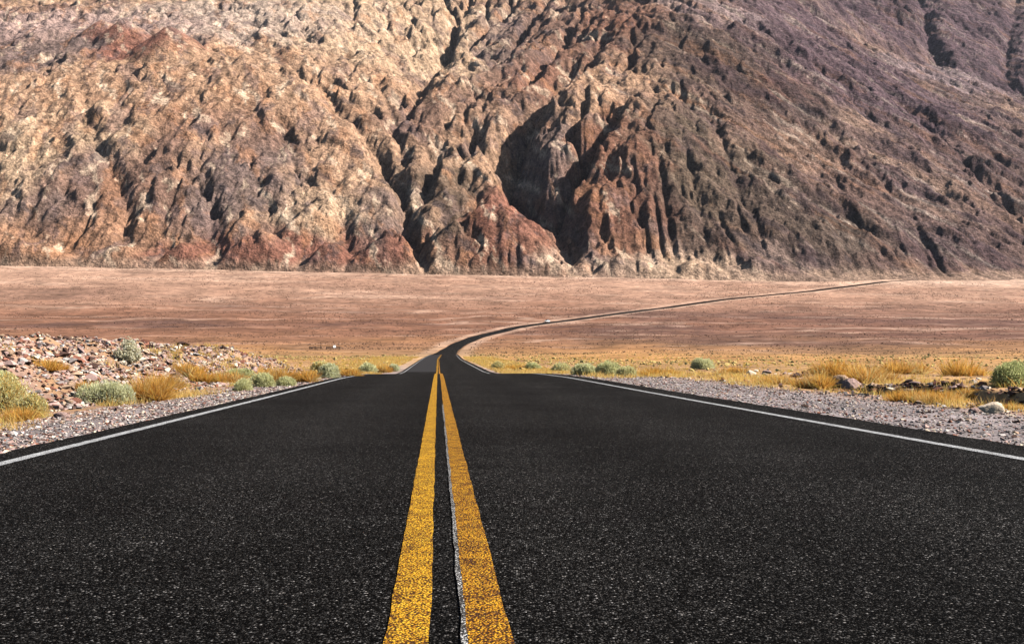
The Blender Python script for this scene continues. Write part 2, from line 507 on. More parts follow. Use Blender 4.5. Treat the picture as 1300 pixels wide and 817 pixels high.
    Yr = 972+ (2860-972)*(0.42*t+0.58*t**2.1)
    S, YY = np.meshgrid(s, Yr); XX = S*YY
    ZZ = bil(H2, dx2, XX, YY); ST = bil(st, dx2, XX, YY)
    gz = gnd(XX, YY); upm = sstep(1, 22, ZZ-gz)*(1-.8*bil(smoothm, dx2, XX, YY))
    wv = 5*fbm(XX/14, YY/14, 3, 99)
    ZZ = ZZ+upm*(1.5*ST+2.0*ridged((XX+wv)/12, (YY+wv)/15, 4, 91, .72)+2.0*np.abs(fbm((XX+wv)/21, (YY-wv)/21, 4, 95, .65)))
    AA = bil(np.log10(A2), dx2, XX, YY)
    # ---- rock colours: patches of ground fixed to places on the slope
    def c8(r, g, b):
        v = np.array([r, g, b])/255.0
        return np.where(v <= .04045, v/12.92, ((v+.055)/1.055)**2.4)
    tan = c8(190,152,122); cream = c8(206,174,142); brown = c8(124,96,84); grey = c8(116,100,96)
    red = c8(136,86,72); orange = c8(164,122,94); dark = c8(80,67,62); olive = c8(92,81,69)
    pinkg = c8(172,146,138); purple = c8(112,88,92); pale = c8(198,176,158); rust = c8(126,84,68)
    scarp = c8(182,154,134)
    blobs = [ # px, py, rx, ry, colour, weight
        (60,180,90,60,cream,1.2),(40,130,110,40,tan,1),(200,130,160,50,orange,.7),(260,110,140,35,tan,1.1),(120,35,170,28,pinkg,1.2),(330,25,120,40,pale,1.2),
        (500,40,90,60,cream,1.2),(545,80,60,50,cream,1.5),(430,110,90,45,tan,1),(560,150,70,40,brown,.8),(600,180,50,60,tan,1.2),(620,130,60,40,brown,.8),
        (40,70,50,30,grey,1.2),(20,35,60,20,pinkg,1),(90,60,50,22,grey,1.1),(100,240,55,55,brown,1.4),(60,255,40,30,grey,1.4),(105,215,35,30,grey,1.2),(130,290,60,30,orange,.9),
        (200,230,40,80,brown,1.1),(220,180,50,35,brown,.9),(190,300,40,25,orange,.9),(290,230,50,60,grey,1.1),(320,180,60,40,brown,.8),(360,230,50,50,grey,.9),(255,200,25,40,tan,1),
        (400,270,60,40,cream,1.0),(430,215,60,60,tan,1.1),(350,290,40,30,brown,.9),(480,280,50,40,grey,1.1),(540,270,35,40,tan,.8),(560,240,40,60,olive,1.4),(580,290,40,40,olive,1.1),
        (203,64,36,16,red,3.0),(148,50,34,10,red,2.8),(290,70,60,20,tan,1.2),(100,95,60,20,tan,1.0),
        (236,325,40,20,red,1.5),(328,322,50,24,red,1.7),(412,322,40,24,red,1.7),(500,316,50,24,red,1.6),(630,285,60,34,red,1.5),(600,320,70,24,rust,1.2),(560,285,40,40,olive,1.2),(660,325,60,25,rust,1.0),
        (40,310,70,30,orange,.8),(140,320,70,22,orange,.7),(548,335,30,15,tan,1.2),
        (700,50,60,60,brown,1.3),(640,60,50,60,grey,1.0),(760,40,50,50,rust,1.0),(790,100,50,50,tan,.8),(740,140,50,40,tan,.7),(690,90,40,40,rust,.7),
        (790,200,40,80,rust,1.7),(760,260,40,60,rust,1.4),(700,200,40,60,grey,1),(720,280,30,40,grey,.8),(800,280,50,40,rust,1.3),(790,305,70,16,orange,1.0),
        (850,180,50,60,olive,1.2),(870,260,60,60,olive,2.0),(930,220,70,70,olive,1.6),(960,280,60,50,dark,1.4),(930,300,60,14,orange,.8),(880,100,60,40,dark,1.5),(860,60,60,40,dark,1.3),(1000,130,60,50,dark,.9),(1060,330,70,25,dark,.8),(1010,300,50,40,dark,.9),
        (950,90,40,50,dark,1.1),(880,120,30,16,orange,1),(850,95,40,16,tan,.9),(980,110,50,25,rust,1.0),(960,160,60,40,brown,.9),(1010,190,70,30,tan,.9),
        (1020,210,80,50,brown,1.1),(1040,290,80,50,olive,1.4),(1090,250,70,50,brown,1),(1100,180,70,40,tan,1.2),(1120,220,60,30,orange,.6),(1180,240,70,40,tan,.8),
        (1060,80,80,50,purple,1.5),(1150,140,80,50,purple,1.4),(1230,220,90,70,brown,1.2),(1250,260,60,40,orange,.6),(1280,310,80,40,brown,.9),(1150,320,90,35,brown,1.1),(1220,345,80,14,orange,.8),
        (1120,20,90,40,purple,2.2),(1230,30,90,45,purple,2.4),(1290,90,70,40,purple,1.8),(1200,100,70,20,pinkg,1.2),(1000,20,60,40,purple,1.5),(930,20,60,30,pinkg,1.0),
        (820,335,90,14,scarp,2.6),(890,342,80,14,cream,2.4),(960,343,70,16,scarp,2.4),(730,335,40,12,scarp,1.6),
    ]
    flat = to_xy([(b[0], min(b[1], 352)) for b in blobs])
    cw1 = 42*fbm(XX/70, YY/70, 5, 201, .6); cw2 = 26*fbm(XX/55, ZZ/55, 5, 203, .6)
    acc = np.zeros(XX.shape+(3,)); wt = np.zeros(XX.shape)
    sp = fbm(XX/30, (ZZ+YY*0.4)/30, 4, 211)
    for k, (b, p) in enumerate(zip(blobs, flat)):
        zc = (CY-b[1])/F*p[1]; rx = b[2]/F*p[1]; rz = b[3]/F*p[1]
        q = ((XX+cw1-p[0])/rx)**2+((ZZ+cw2-zc)/rz)**2+((YY-p[1])/(320+rx))**2
        ww = b[5]*np.exp(-q*0.9+1.1*pnoise((XX+.6*YY)/34+k*3.3, (ZZ+.35*YY)/30-k*1.7, 301+k%7))
        ww = ww**1.6+1e-9
        cb = b[4]; cm = brown*.5+tan*.5
        acc += ww[...,None]*(cb*.8+cm*.2); wt += ww
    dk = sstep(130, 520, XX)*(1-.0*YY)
    # pieces that belong to no patch fall back to a mottled brown
    fb = 0.02
    mot = sstep(-.5, .5, fbm(XX/80, (YY+ZZ)/80, 4, 221))[...,None]
    base = brown*(1-mot)+tan*mot
    C = (acc+fb*base)/(wt+fb)[...,None]
    # beds, slides and rubble: fine patches of other rock lying along the slopes
    RR = bil(R2, dx2, XX, YY); GR = bil(gr, dx2, XX, YY)
    def beds(c1, c2, long_l, short_l, long_r, short_r, seed, oc=5):
        ax, az = .55, -.83; bx, bz = .80, -.60
        zz = ZZ*1.05-.12*YY
        q1 = fbm((XX*ax+zz*az+.7*cw2)/long_l, (-XX*az+zz*ax+.5*cw2)/short_l, oc, seed, .6)
        q2 = fbm((XX*bx+zz*bz+.8*cw2)/long_r, (-XX*bz+zz*bx+.25*cw2)/short_r, oc, seed+1, .6)
        q = q1*(1-RR)+q2*RR
        return sstep(c1, c2, q)[...,None]
    def lay(C, col_, w):
        lum = .45+1.1*C.mean(-1, keepdims=True)/.25
        cr = col_*(1-.22*RR[...,None])
        return C*(1-w)+cr*np.clip(lum, .6, 1.25)*w
    C = lay(C, c8(112,92,88), .50*beds(.14, .36, 70, 30, 170, 26, 231))
    C = lay(C, c8(158,112,80), .45*beds(.16, .42, 60, 22, 190, 16, 241))
    C = lay(C, c8(204,178,152), .62*beds(.26, .44, 50, 16, 150, 10, 251))
    C = lay(C, c8(78,68,68), .60*beds(.30, .46, 34, 18, 90, 14, 261))
    C = lay(C, c8(92,70,72), .55*GR[...,None])
    v = 1+0.16*ST+0.12*sp+.16*fbm(XX/6, (ZZ+.4*YY)/6, 3, 237)
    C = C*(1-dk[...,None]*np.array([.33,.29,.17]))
    washes = ((1-.6*RR)*sstep(4.0, 5.0, AA)*sstep(-.3, .4, fbm(XX/50, YY/50, 2, 251)))[...,None]*0.5
    C = C*(1-washes)+c8(206,182,154)*washes
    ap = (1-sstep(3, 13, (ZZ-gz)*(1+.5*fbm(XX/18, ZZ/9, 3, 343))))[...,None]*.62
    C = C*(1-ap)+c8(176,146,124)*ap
    fw = (bil(fan, dx2, XX, YY)*.8)[...,None]
    C = C*(1-fw)+c8(190,160,134)*fw
    C = np.clip(C*v[...,None], .01, .9)
    V = np.stack([XX, YY, ZZ], -1).reshape(-1, 3)
    mt = Nodes("mountain_rock", 0.95, 0.1)
    tint = mt.attr()
    n1 = mt.noise(0.09, 8, 0.62); n2 = mt.noise(0.5, 5, 0.6)
    cr = mt.ramp(n1, [(0.34, .5), (0.48, .95), (0.68, 1.32)])
    cr2 = mt.ramp(n2, [(0.34, .6), (0.66, 1.32)])
    cc = mt.mix(1.0, mt.mix(1.0, tint, cr, 'MULTIPLY'), cr2, 'MULTIPLY')
    vc = mt.n("ShaderNodeSeparateColor"); mt.put(vc.inputs[0], mt.voro(.30, out="Color"))
    cc = mt.mix(1.0, cc, mt.ramp(vc.outputs[0], [(0.0,.62),(.18,.92),(.8,1.04),(1.0,1.34)]), 'MULTIPLY')
    hgt = mt.math('ADD', mt.math('MULTIPLY', n1, 9.0), mt.math('MULTIPLY', n2, 2.2))
    mt.done(cc, mt.bump(hgt, 1.0, 1.0))
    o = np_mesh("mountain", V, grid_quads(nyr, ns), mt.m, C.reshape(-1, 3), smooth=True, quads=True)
    tag(o, "eroded tan and brown desert mountain front filling the view behind the plain", "mountain", kind="structure")
    return o
mountain = build_mountain()
# ------------------------------------------------------------------ land
def c8(r, g, b):
    v = np.array([r, g, b])/255.0
    return np.where(v <= .04045, v/12.92, ((v+.055)/1.055)**2.4)

def build_ground():
    near = np.r_[np.arange(0, 16, 0.16)]
    far = [16.]; st = .18
    while far[-1] < 2600:
        far.append(far[-1]+st); st *= 1.045
    up = np.r_[near, far]; u = np.r_[-up[::-1][:-1], up]
    Yl = [-40.]; 
    while Yl[-1] < 4:  Yl.append(Yl[-1]+0.6)
    while Yl[-1] < 34: Yl.append(Yl[-1]+0.16)
    st = .17
    while Yl[-1] < 4000: Yl.append(Yl[-1]+st); st = min(st*1.016, 40 if Yl[-1] > 1200 else 6)
    Yl = np.array(Yl)
    U, Y = np.meshgrid(u, Yl)
    X = cpath(Y)+U*np.sqrt(1+cslope(Y)**2)
    Z = ground_z(X, Y)
    Z = np.where(Y > 1500, Z-(Y-1500)*0.10, Z)
    d = np.where(U < 0, EDGE_L-U, U-EDGE_R)
    n1 = fbm(X*.6, Y*.6, 4, 101); n2 = fbm(X*.05, Y*.05, 4, 103); n3 = fbm(X*.012, Y*.012, 4, 105); n4=fbm(X*.004,Y*.011,4,107)
    gravel = c8(150,138,136); dirt = c8(158,128,112); sand = c8(172,134,98)
    near_c = dirt*(1-sstep(-.3,.5,n1)[...,None])+sand*sstep(-.3,.5,n1)[...,None]
    gw = np.where(U < 0, 1.5+.5*n1, 3.1+.5*n1)
    gd = (sstep(8.4, 9.6, U+.8*n1)*.65)[...,None]
    near_c = near_c*(1-gd)+c8(178,138,88)*gd
    g = (1-sstep(0.75, 1.1, d/gw))[...,None]
    C = near_c*(1-g)+gravel*g
    # the plain
    orange = c8(160,108,74); redb = c8(130,92,72); pink = c8(172,136,114); umber = c8(98,72,62); paleb = c8(196,164,142)
    f1 = sstep(-.45,.45,n3)[...,None]; f2 = sstep(.0,.5,n4+.3*n2)[...,None]
    P1 = orange*(1-f1)+redb*f1
    P2 = redb*(1-f2)+umber*f2
    hi = sstep(640, 980, Y+80*n3-.1*X)[...,None]
    rb = (sstep(-20, 220, X+40*n3)*(1-sstep(760, 900, Y))*.55)[...,None]
    P2 = P2*(1-rb)+c8(112,80,68)*rb
    P3 = P2*(1-hi)+(pink*(1-.35*f2)+redb*.35*f2)*hi
    y1 = sstep(240, 560, Y+60*n3)[...,None]
    P = P1*(1-y1)+P3*y1
    top = sstep(950, 1010, Y+30*n2)[...,None]
    P = P*(1-top*.7)+paleb*top*.7
    verge = (1-sstep(3, 7, d+2*n2))[...,None]*sstep(-1, .5, d)[...,None]
    P = P*(1-verge*.5)+paleb*verge*.5
    y0 = sstep(50, 190, Y+20*n2)[...,None]
    grassy = c8(196,158,96)
    C = C*(1-y0)+(P*.6+grassy*.4*np.ones_like(P))*y0*(1-y1)+P*y0*y1
    # shallow washes crossing the plain: thin dark and pale threads
    wl_ = np.abs(pnoise(X*.0035+.4*n3, Y*.030+.3*n3, 131)); wd = np.abs(pnoise(X*.0022+7+.3*n3, Y*.021, 133))
    th = sstep(250, 480, Y)
    C = C*(1-(.42*th*np.clip(1-wl_/.07, 0, 1)*sstep(-.1, .3, pnoise(X*.006, Y*.02, 135)))[...,None])
    pw = (.55*th*np.clip(1-wd/.06, 0, 1))[...,None]
    C = C*(1-pw)+paleb*pw
    v = 1+.22*n2*sstep(40, 200, Y)+.10*n1
    C = np.clip(C*v[...,None], 0.01, .9)
    gm = Nodes("desert_ground", .95, .12)
    t = gm.attr()
    a = gm.noise(26.0, 6, .7); b = gm.noise(3.0, 5, .6); c_ = gm.noise(.16, 8, .65); vv = gm.voro(34.0, out="Color")
    t = gm.mix(1.0, t, gm.ramp(a, [(.3,.6),(.5,1.0),(.7,1.35)]), 'MULTIPLY')
    t = gm.mix(1.0, t, gm.ramp(b, [(.3,.8),(.7,1.18)]), 'MULTIPLY')
    t = gm.mix(1.0, t, gm.ramp(c_, [(.34,.6),(.5,1.0),(.66,1.35)]), 'MULTIPLY')
    d_ = gm.noise(.03, 8, .7)
    t = gm.mix(1.0, t, gm.ramp(d_, [(.36,.72),(.5,1.0),(.64,1.25)]), 'MULTIPLY')
    h = gm.math('ADD', gm.math('MULTIPLY', a, .02), gm.math('MULTIPLY', b, .05))
    gm.done(t, gm.bump(h, .9, 1.0))
    o = np_mesh("ground", np.stack([X, Y, Z], -1).reshape(-1,3), grid_quads(len(Yl), len(u)), gm.m, C.reshape(-1,3), smooth=True, quads=True)
    tag(o, "desert ground with gravel verges and a reddish plain", "ground", kind="structure")
build_ground()

# ------------------------------------------------------------------ road
def road_frame(Yl):
    C = cpath(Yl); s = cslope(Yl); L = np.sqrt(1+s*s)
    return C, 1/L, -s/L          # centre x, and the sideways unit vector (nx, ny)
def strip(name, Yl, ua, ub, lift, mat, nu=2, edge_noise=0.0, seed=0, skirt=0.0, cols=None):
    """a sheet lying along the road between two sideways offsets"""
    C, nx, ny = road_frame(Yl); V = []
    zr = zprof(Yl)
    us = np.linspace(0, 1, nu)
    rows = []
    for i, t in enumerate(us):
        uu = (ua+(ub-ua)*t)*(1-.24*sstep(260, 430, Yl))
        if edge_noise and i in (0, nu-1):
            uu = uu+edge_noise*(fbm(Yl*3.1, Yl*0+seed+i*7.3, 4, 5)+.6*fbm(Yl*.4, Yl*0+seed+i*3, 3, 6))
        x = C+nx*uu; y = Yl+ny*uu
        z = zr+tilt(x, y)+lift
        rows.append(np.stack([x, y, z], -1))
    if skirt:
        a = rows[0].copy(); a[:,2] -= skirt; a[:,0] -= .03; b = rows[-1].copy(); b[:,2] -= skirt; b[:,0] += .03
        rows = [a]+rows+[b]
    V = np.stack(rows, 1)
    n = V.shape[1]
    return np_mesh(name, V.reshape(-1,3), grid_quads(len(Yl), n), mat, smooth=False, quads=True)

def asphalt_nodes(nm, wear=0.0):
    r = Nodes(nm, .9, .03)
    return r
def asphalt_color(r, gain=1.0):
    """dark binder with pale and dark chips; returns colour and height sockets"""
    vec = r.geo()
    nd = r.n("ShaderNodeTexVoronoi", feature='F1'); nd.inputs["Scale"].default_value = 115.0; r.put(nd.inputs["Vector"], vec)
    d1, cc = nd.outputs["Distance"], nd.outputs["Color"]
    sepc = r.n("ShaderNodeSeparateColor"); r.put(sepc.inputs[0], cc)
    chip = r.ramp(sepc.outputs[0], [(0.0,.001),(0.45,.002),(0.64,.010),(.80,.044),(.92,.16),(1.0,.50)])
    nd2 = r.n("ShaderNodeTexVoronoi", feature='F1'); nd2.inputs["Scale"].default_value = 260.0; r.put(nd2.inputs["Vector"], vec)
    sep2 = r.n("ShaderNodeSeparateColor"); r.put(sep2.inputs[0], nd2.outputs["Color"])
    fine = r.ramp(sep2.outputs[0], [(0.0,.001),(0.55,.003),(.82,.012),(1.0,.14)])
    pit = r.ramp(d1, [(.0,1.0),(.40,.9),(.66,.12),(1.0,.04)])
    chipc = r.mix(1.0, chip, pit, 'MULTIPLY')
    c = r.mix(r.math('LESS_THAN', r.noise(60.0, 3, .6), .5), chipc, fine)
    warm = r.mix(sep2.outputs[1], (1.0,.88,.78), (.98,.96,.94))
    c = r.mix(1.0, c, warm, 'MULTIPLY')
    big = r.ramp(r.noise(.55, 6, .62), [(.34,.72),(.5,.98),(.68,1.25)])
    c = r.mix(1.0, c, big, 'MULTIPLY')
    # wheel tracks: slightly polished, paler bands along the lanes
    sx = r.n("ShaderNodeSeparateXYZ"); r.put(sx.inputs[0], vec)
    uu = r.math('MULTIPLY_ADD', sx.outputs[1], .0744, sx.outputs[0])
    tr_ = r.ramp(r.math('PINGPONG', r.math('ADD', uu, .35), .95), [(0.0, .66), (.45, .74), (1.0, .90)])
    c = r.mix(1.0, c, tr_, 'MULTIPLY')
    h = r.math('ADD', r.math('MULTIPLY', r.math('SUBTRACT', 1.0, d1), .006), r.math('MULTIPLY', r.noise(420.0, 2, .5), .002))
    return c, h, d1, sepc.outputs[1]
ra = asphalt_nodes("asphalt")
c_, h_, _, _ = asphalt_color(ra)
ra.done(c_, ra.bump(h_, 1.0, 1.0))
Yroad = np.r_[np.arange(-30, 60, .25), np.arange(60, 160, 1.0), np.arange(160, 1035, 2.5)]
road = strip("road", Yroad, EDGE_L, EDGE_R, 0.0, ra.m, nu=12, edge_noise=.05, seed=3, skirt=.35)
tag(road, "black two lane asphalt road running down to the plain and curving away to the right", "road", kind="structure")
# paler repaired slab in the left lane, seen past the first crest
pm = Nodes("old_asphalt", .85, .3)
pm.done(pm.mix(1.0, (.012,.0112,.0112), pm.ramp(pm.noise(.8, 6, .7), [(.3,.6),(.7,1.4)]), 'MULTIPLY'))
patch = strip("road_patch", np.arange(96, 300, 1.5), -3.05, -.25, .006, pm.m, nu=4, edge_noise=.06, seed=9)
tag(patch, "paler worn asphalt in the left lane past the crest", "road surface", kind="structure")

def paint(nm, gap, dark, mid, light, holes=.5):
    """paint lying on the tops of the chips, worn through in the gaps between them"""
    r = Nodes(nm, .75, .15)
    c, h, d1, rnd = asphalt_color(r)
    n = r.noise(170.0, 3, .65); nb = r.noise(9.0, 4, .6)
    col_ = r.ramp(r.math('ADD', r.math('MULTIPLY', rnd, .6), r.math('MULTIPLY', n, .4)), [(.22, dark), (.5, mid), (.8, light)])
    pv = r.math('ADD', r.math('MULTIPLY', d1, .8), r.math('ADD', r.math('MULTIPLY', n, .55), r.math('MULTIPLY', nb, .45)))
    mask = r.ramp(pv, [(holes-.09, 1.0), (holes+.06, 0.0)])
    r.done(r.mix(mask, r.mix(.6, c, gap), col_), r.bump(h, 1.0, 1.0))
    return r.m
yl = paint("yellow_paint", (.10,.035,.006), (.36,.14,.008), (.66,.33,.014), (.86,.52,.04), .93)
yr = paint("worn_yellow_paint", (.09,.028,.005), (.34,.12,.007), (.62,.28,.012), (.86,.47,.03), .88)
wl = paint("white_paint", (.14,.13,.13), (.34,.34,.34), (.56,.56,.56), (.80,.80,.79), .96)
wp = paint("old_white_paint", (.06,.055,.05), (.42,.40,.37), (.72,.70,.66), (.86,.84,.82), .78)
Yline = np.r_[np.arange(-20, 60, .1), np.arange(60, 160, .5), np.arange(160, 296, 2.5)]
def line(name, label, a, b, m, Yl=Yline, lift=.004, en=.006, seed=0):
    o = strip(name, Yl, a, b, lift, m, nu=3, edge_noise=en, seed=seed)
    tag(o, label, "road marking", kind="structure")
line("centre_line_marking", "left of the two solid yellow centre lines", -.178, -.054, yl, seed=1)
line("centre_line_marking", "right of the two solid yellow centre lines", .052, .178, yr, seed=2)
line("primer_line_marking", "narrow old white stripe beside the yellow centre line", .038, .056, wp, np.arange(-20, 16, .03), .0065, .008, seed=4)
line("edge_line_marking", "white edge line on the left side of the road", LINE_L-.055, LINE_L+.055, wl, np.r_[np.arange(-20, 72, .1), np.arange(72, 290, 1.0)], seed=5)
line("edge_line_marking", "white edge line on the right side of the road", LINE_R-.055, LINE_R+.055, wl, np.r_[np.arange(-20, 72, .1), np.arange(72, 290, 1.0)], seed=6)
# ------------------------------------------------------------------ rocks
def rock_mat():
    r = Nodes("rock", .9, .2)
    oi = r.n("ShaderNodeObjectInfo")
    co = r.n("ShaderNodeVectorMath", operation='ADD'); r.put(co.inputs[0], r.objco())
    rv = r.n("ShaderNodeCombineXYZ"); r.put(rv.inputs[0], r.math('MULTIPLY', oi.outputs["Random"], 37.0)); r.put(co.inputs[1], rv.outputs[0])
    a = r.noise(2.2, 6, .65, co.outputs[0]); b = r.noise(11.0, 5, .7, co.outputs[0])
    c = r.mix(1.0, oi.outputs["Color"], r.ramp(a, [(.3,.68),(.5,1.0),(.72,1.3)]), 'MULTIPLY')
    c = r.mix(1.0, c, r.ramp(b, [(.3,.7),(.7,1.25)]), 'MULTIPLY')
    h = r.math('ADD', r.math('MULTIPLY', a, .25), r.math('MULTIPLY', b, .08))
    return r.done(c, r.bump(h, .7, .5))
M_ROCK = rock_mat()
def rock_hull(seed, n=15, flat=.7, chips=3):
    """angular broken stone, about one metre across, resting on z = 0"""
    r = np.random.default_rng(seed)
    bm = bmesh.new()
    P = r.normal(size=(n, 3)); P /= np.linalg.norm(P, axis=1)[:,None]
    P *= r.uniform(.42, .56, (n,1)); P[:,0] *= r.uniform(.9,1.25); P[:,2] *= flat*r.uniform(.85,1.1)
    for p in P: bm.verts.new(p)
    bmesh.ops.convex_hull(bm, input=bm.verts)
    for v in [v for v in bm.verts if not v.link_faces]: bm.verts.remove(v)
    bmesh.ops.bevel(bm, geom=bm.edges[:], offset=.035, segments=1, affect='EDGES', clamp_overlap=True)
    bmesh.ops.triangulate(bm, faces=bm.faces[:])
    return bm
def rock_boulder(seed, flat=.7, pits=.06):
    """weathered boulder with facets and rounded edges"""
    bm = bmesh.new()
    bmesh.ops.create_icosphere(bm, subdivisions=4, radius=.5)
    r = np.random.default_rng(seed)
    V = np.array([v.co for v in bm.verts])
    for k in range(9):
        d = r.normal(size=3); d /= np.linalg.norm(d); h = r.uniform(.30,.44)
        o = V@d; V = V-np.maximum(o-h,0)[:,None]*d*.86
    V = V*(1+.10*fbm(V[:,0]*3+seed, V[:,1]*3+V[:,2]*2, 3, seed))[:,None]
    V = V*(1+pits*fbm(V[:,0]*9+V[:,2]*7, V[:,1]*9-V[:,2]*5, 3, seed+5))[:,None]
    V[:,2] *= flat
    for v, p in zip(bm.verts, V): v.co = p
    return bm
def bm_mesh(nm, bm, mat, smooth=False):
    me = bpy.data.meshes.new(nm); bm.to_mesh(me); bm.free(); me.materials.append(mat)
    if smooth: me.polygons.foreach_set("use_smooth", np.ones(len(me.polygons), bool))
    return me
HULLS = [bm_mesh("rock", rock_hull(100+i, int(12+i%5), .55+.08*(i%5)), M_ROCK) for i in range(12)]
BOULD = [bm_mesh("boulder", rock_boulder(300+i, .62+.06*(i%4)), M_ROCK, True) for i in range(6)]
RC = {"pale cream": c8(216,196,172), "pinkish": c8(180,150,140), "tan": c8(178,148,122), "reddish brown": c8(142,94,76),
      "dark brown": c8(86,64,56), "grey": c8(150,138,132), "orange tan": c8(196,142,98), "pale grey": c8(196,186,178)}
def put_rock(nm, X, Y, size, colour, label, group=None, mesh=None, sink=.2, rz=None, sq=(1,1,1), dz=0, tiltx=None):
    me = mesh or HULLS[rng.integers(len(HULLS))]
    o = bpy.data.objects.new(nm, me)
    k = np.array(sq)*size
    o.scale = k
    o.rotation_euler = ((rng.normal()*.25 if tiltx is None else tiltx), rng.normal()*.25 if tiltx is None else 0, rng.uniform(0, 6.28) if rz is None else rz)
    o.location = (X, Y, float(ground_z(X, Y))+dz+k[2]*(.36-sink))
    c = RC[colour]*rng.uniform(.88, 1.12) if isinstance(colour, str) else colour
    o.color = (*np.clip(c, 0, .9), 1)
    col.objects.link(o)
    return tag(o, label, "rock", group)

# single rocks one can point to: photo pixel of the foot, size in photo pixels, colour, squash, label
SOLO = [
    ("boulder", 78, 530, 24, "pinkish", (1.2,.8,.75), "pinkish wedge-shaped rock below the left-edge shrub, close to the left gravel verge", 0),
    ("boulder", 86, 503, 10, "pale cream", (1,.8,.8), "pale stone touching the left end of the long pale green shrub", 1),
    ("boulder", 9, 450, 17, "tan", (1.2,1,.9), "rounded greenish tan boulder near the top of the rubble bank at the left edge", 2),
    ("boulder", 156, 462, 13, "pale cream", (1.2,.9,.75), "pale cream stone at the foot of the tall pale bush on the bank", 3),
    ("rock", 118, 467, 15, "dark brown", (1.1,1,.9), "dark brown block with a shaded hollow, left of the tall pale bush", None),
    ("rock", 192, 458, 15, "reddish brown", (1.4,.9,.7), "low reddish brown slab just right of the tall pale bush", None),
    ("rock", 233, 440, 17, "dark brown", (1.1,1,1), "dark rock heap top on the crest of the left bank", None),
    ("rock", 248, 452, 11, "pale grey", (1,1,.9), "whitish grey stone on the crest of the left bank beside a dark heap", None),
    ("rock", 283, 443, 7, "dark brown", (.8,.8,1.3), "small upright dark stone standing alone on the bank crest", None),
    ("rock", 323, 472, 12, "pinkish", (.9,.9,1.1), "pinkish block behind the pair of small green cushions", 4),
    ("rock", 380, 472, 12, "pinkish", (1,.8,.8), "pinkish stone at the far tip of the left rubble bank", None),
    ("rock", 260, 490, 5, "pale cream", (1,1,.8), "small white stone in the gravel among golden tufts on the left", None),
    ("boulder", 1068, 492, 30, "tan", (1.0,.9,1.05), "pale-topped boulder standing in golden grass, left one of the pair", 5),
    ("boulder", 1081, 496, 28, "pinkish", (.9,.9,1.0), "rounded boulder with a dark left face, right one of the pair in golden grass", 0),
    ("boulder", 1110, 500, 18, "reddish brown", (1.1,.9,.8), "brown rock with pinkish right side beside the ditch start", 1),
    ("rock", 1094, 502, 11, "pale cream", (1.2,.9,.6), "flat pale stone on the gravel below the pair of boulders", None),
    ("rock", 1082, 502, 13, "dark brown", (1.4,.9,.45), "thin dark slab lying on the gravel below the pair of boulders", None),
    ("boulder", 1258, 524, 34, "pale cream", (1.2,1,.95), "yellowish cream boulder with brown stains at the gravel edge by the ditch", 2),
    ("boulder", 1236, 523, 17, "pinkish", (1.1,.9,.7), "small pinkish boulder left of the cream boulder at the ditch", 3),
    ("rock", 1283, 528, 12, "pale cream", (1.4,1,.5), "flat pale stone on the gravel at the right edge of the picture", None),
    ("rock", 1031, 476, 12, "dark brown", (.8,.8,1.4), "dark upright stone on top of the low rock heap on the right", None),
    ("rock", 1022, 516, 11, "dark brown", (1.2,.9,.6), "dark flat stone alone on the right gravel verge", None),
    ("rock", 1166, 517, 6, "dark brown", (1,1,.7), "tiny dark stone on the gravel in front of the ditch grass", None),
    ("rock", 907, 472, 10, "pale cream", (1.2,1,.8), "whitish stone beside the low green bush right of the road", None),
    ("rock", 1173, 474, 10, "dark brown", (.9,.9,1.2), "dark stone poking above the ditch bank on the right", None),
    ("rock", 972, 474, 13, "pinkish", (1.2,.9,.8), "pinkish angular stone in the scattered rocks between bush and heap", None),
]
solo_xy = []
for nm, px, py, wpx, colour, sq, label, bk in SOLO:
    X, Y, Z = ground_at(px, py)
    put_rock(nm, X, Y, wpx/F*Y/sq[0], colour, label, None, BOULD[bk] if bk is not None else None, .18, rng.uniform(-.4,.4), sq, tiltx=rng.uniform(-.15,.15))
    solo_xy.append((X, Y))

# the rubble bank and the scattered stones: individuals, grouped by where they lie and what they look like
def scatter_rocks(n, gen, zone, sizes, colours, p):
    cnt = 0
    while cnt < n:
        X, Y = gen()
        if min(math.hypot(X-a, Y-b) for a, b in solo_xy) < .3: continue
        s = sizes()
        c = list(colours)[rng.choice(len(colours), p=p)]
        sz = "small" if s < .22 else ("middling" if s < .34 else "large")
        lab = f"{sz} {c} broken rock {zone}"
        put_rock("rock", X, Y, s, c, lab, f"{sz} {c} rocks {zone}", None, rng.uniform(.05,.3), None, (1, rng.uniform(.7,1), rng.uniform(.6,1)))
        cnt += 1
def gen_u(y0, y1, ua, ub, power=1.0):
    def g():
        Y = y0+(y1-y0)*rng.random()**power
        u = rng.uniform(ua, ub)
        return float(cpath(Y)+u), float(Y)
    return g
CL = ["pale cream","pinkish","tan","reddish brown","dark brown","grey"]
scatter_rocks(88, gen_u(14, 58, -11.5, -8.8), "on the crest of the left rubble bank", lambda: .05+rng.gamma(5,.04), CL, [.22,.24,.16,.12,.16,.10])
scatter_rocks(62, gen_u(13, 44, -8.8, -6.4), "on the road side of the left rubble bank", lambda: .04+rng.gamma(5,.033), CL, [.2,.26,.2,.14,.1,.1])
def gen_px(cx, cy, sx, sy):
    def g():
        X, Y, Z = ground_at(cx+rng.normal()*sx, cy+rng.normal()*sy)
        return X, Y
    return g
scatter_rocks(16, gen_px(1022, 480, 10, 3.5), "in the low rock heap on the right", lambda: rng.gamma(8,.055), ["dark brown","pinkish","reddish brown"], [.45,.25,.30])
scatter_rocks(22, gen_px(955, 471, 30, 3), "among dry grass right of the road", lambda: rng.gamma(6,.05), ["pale cream","pinkish","dark brown"], [.4,.3,.3])
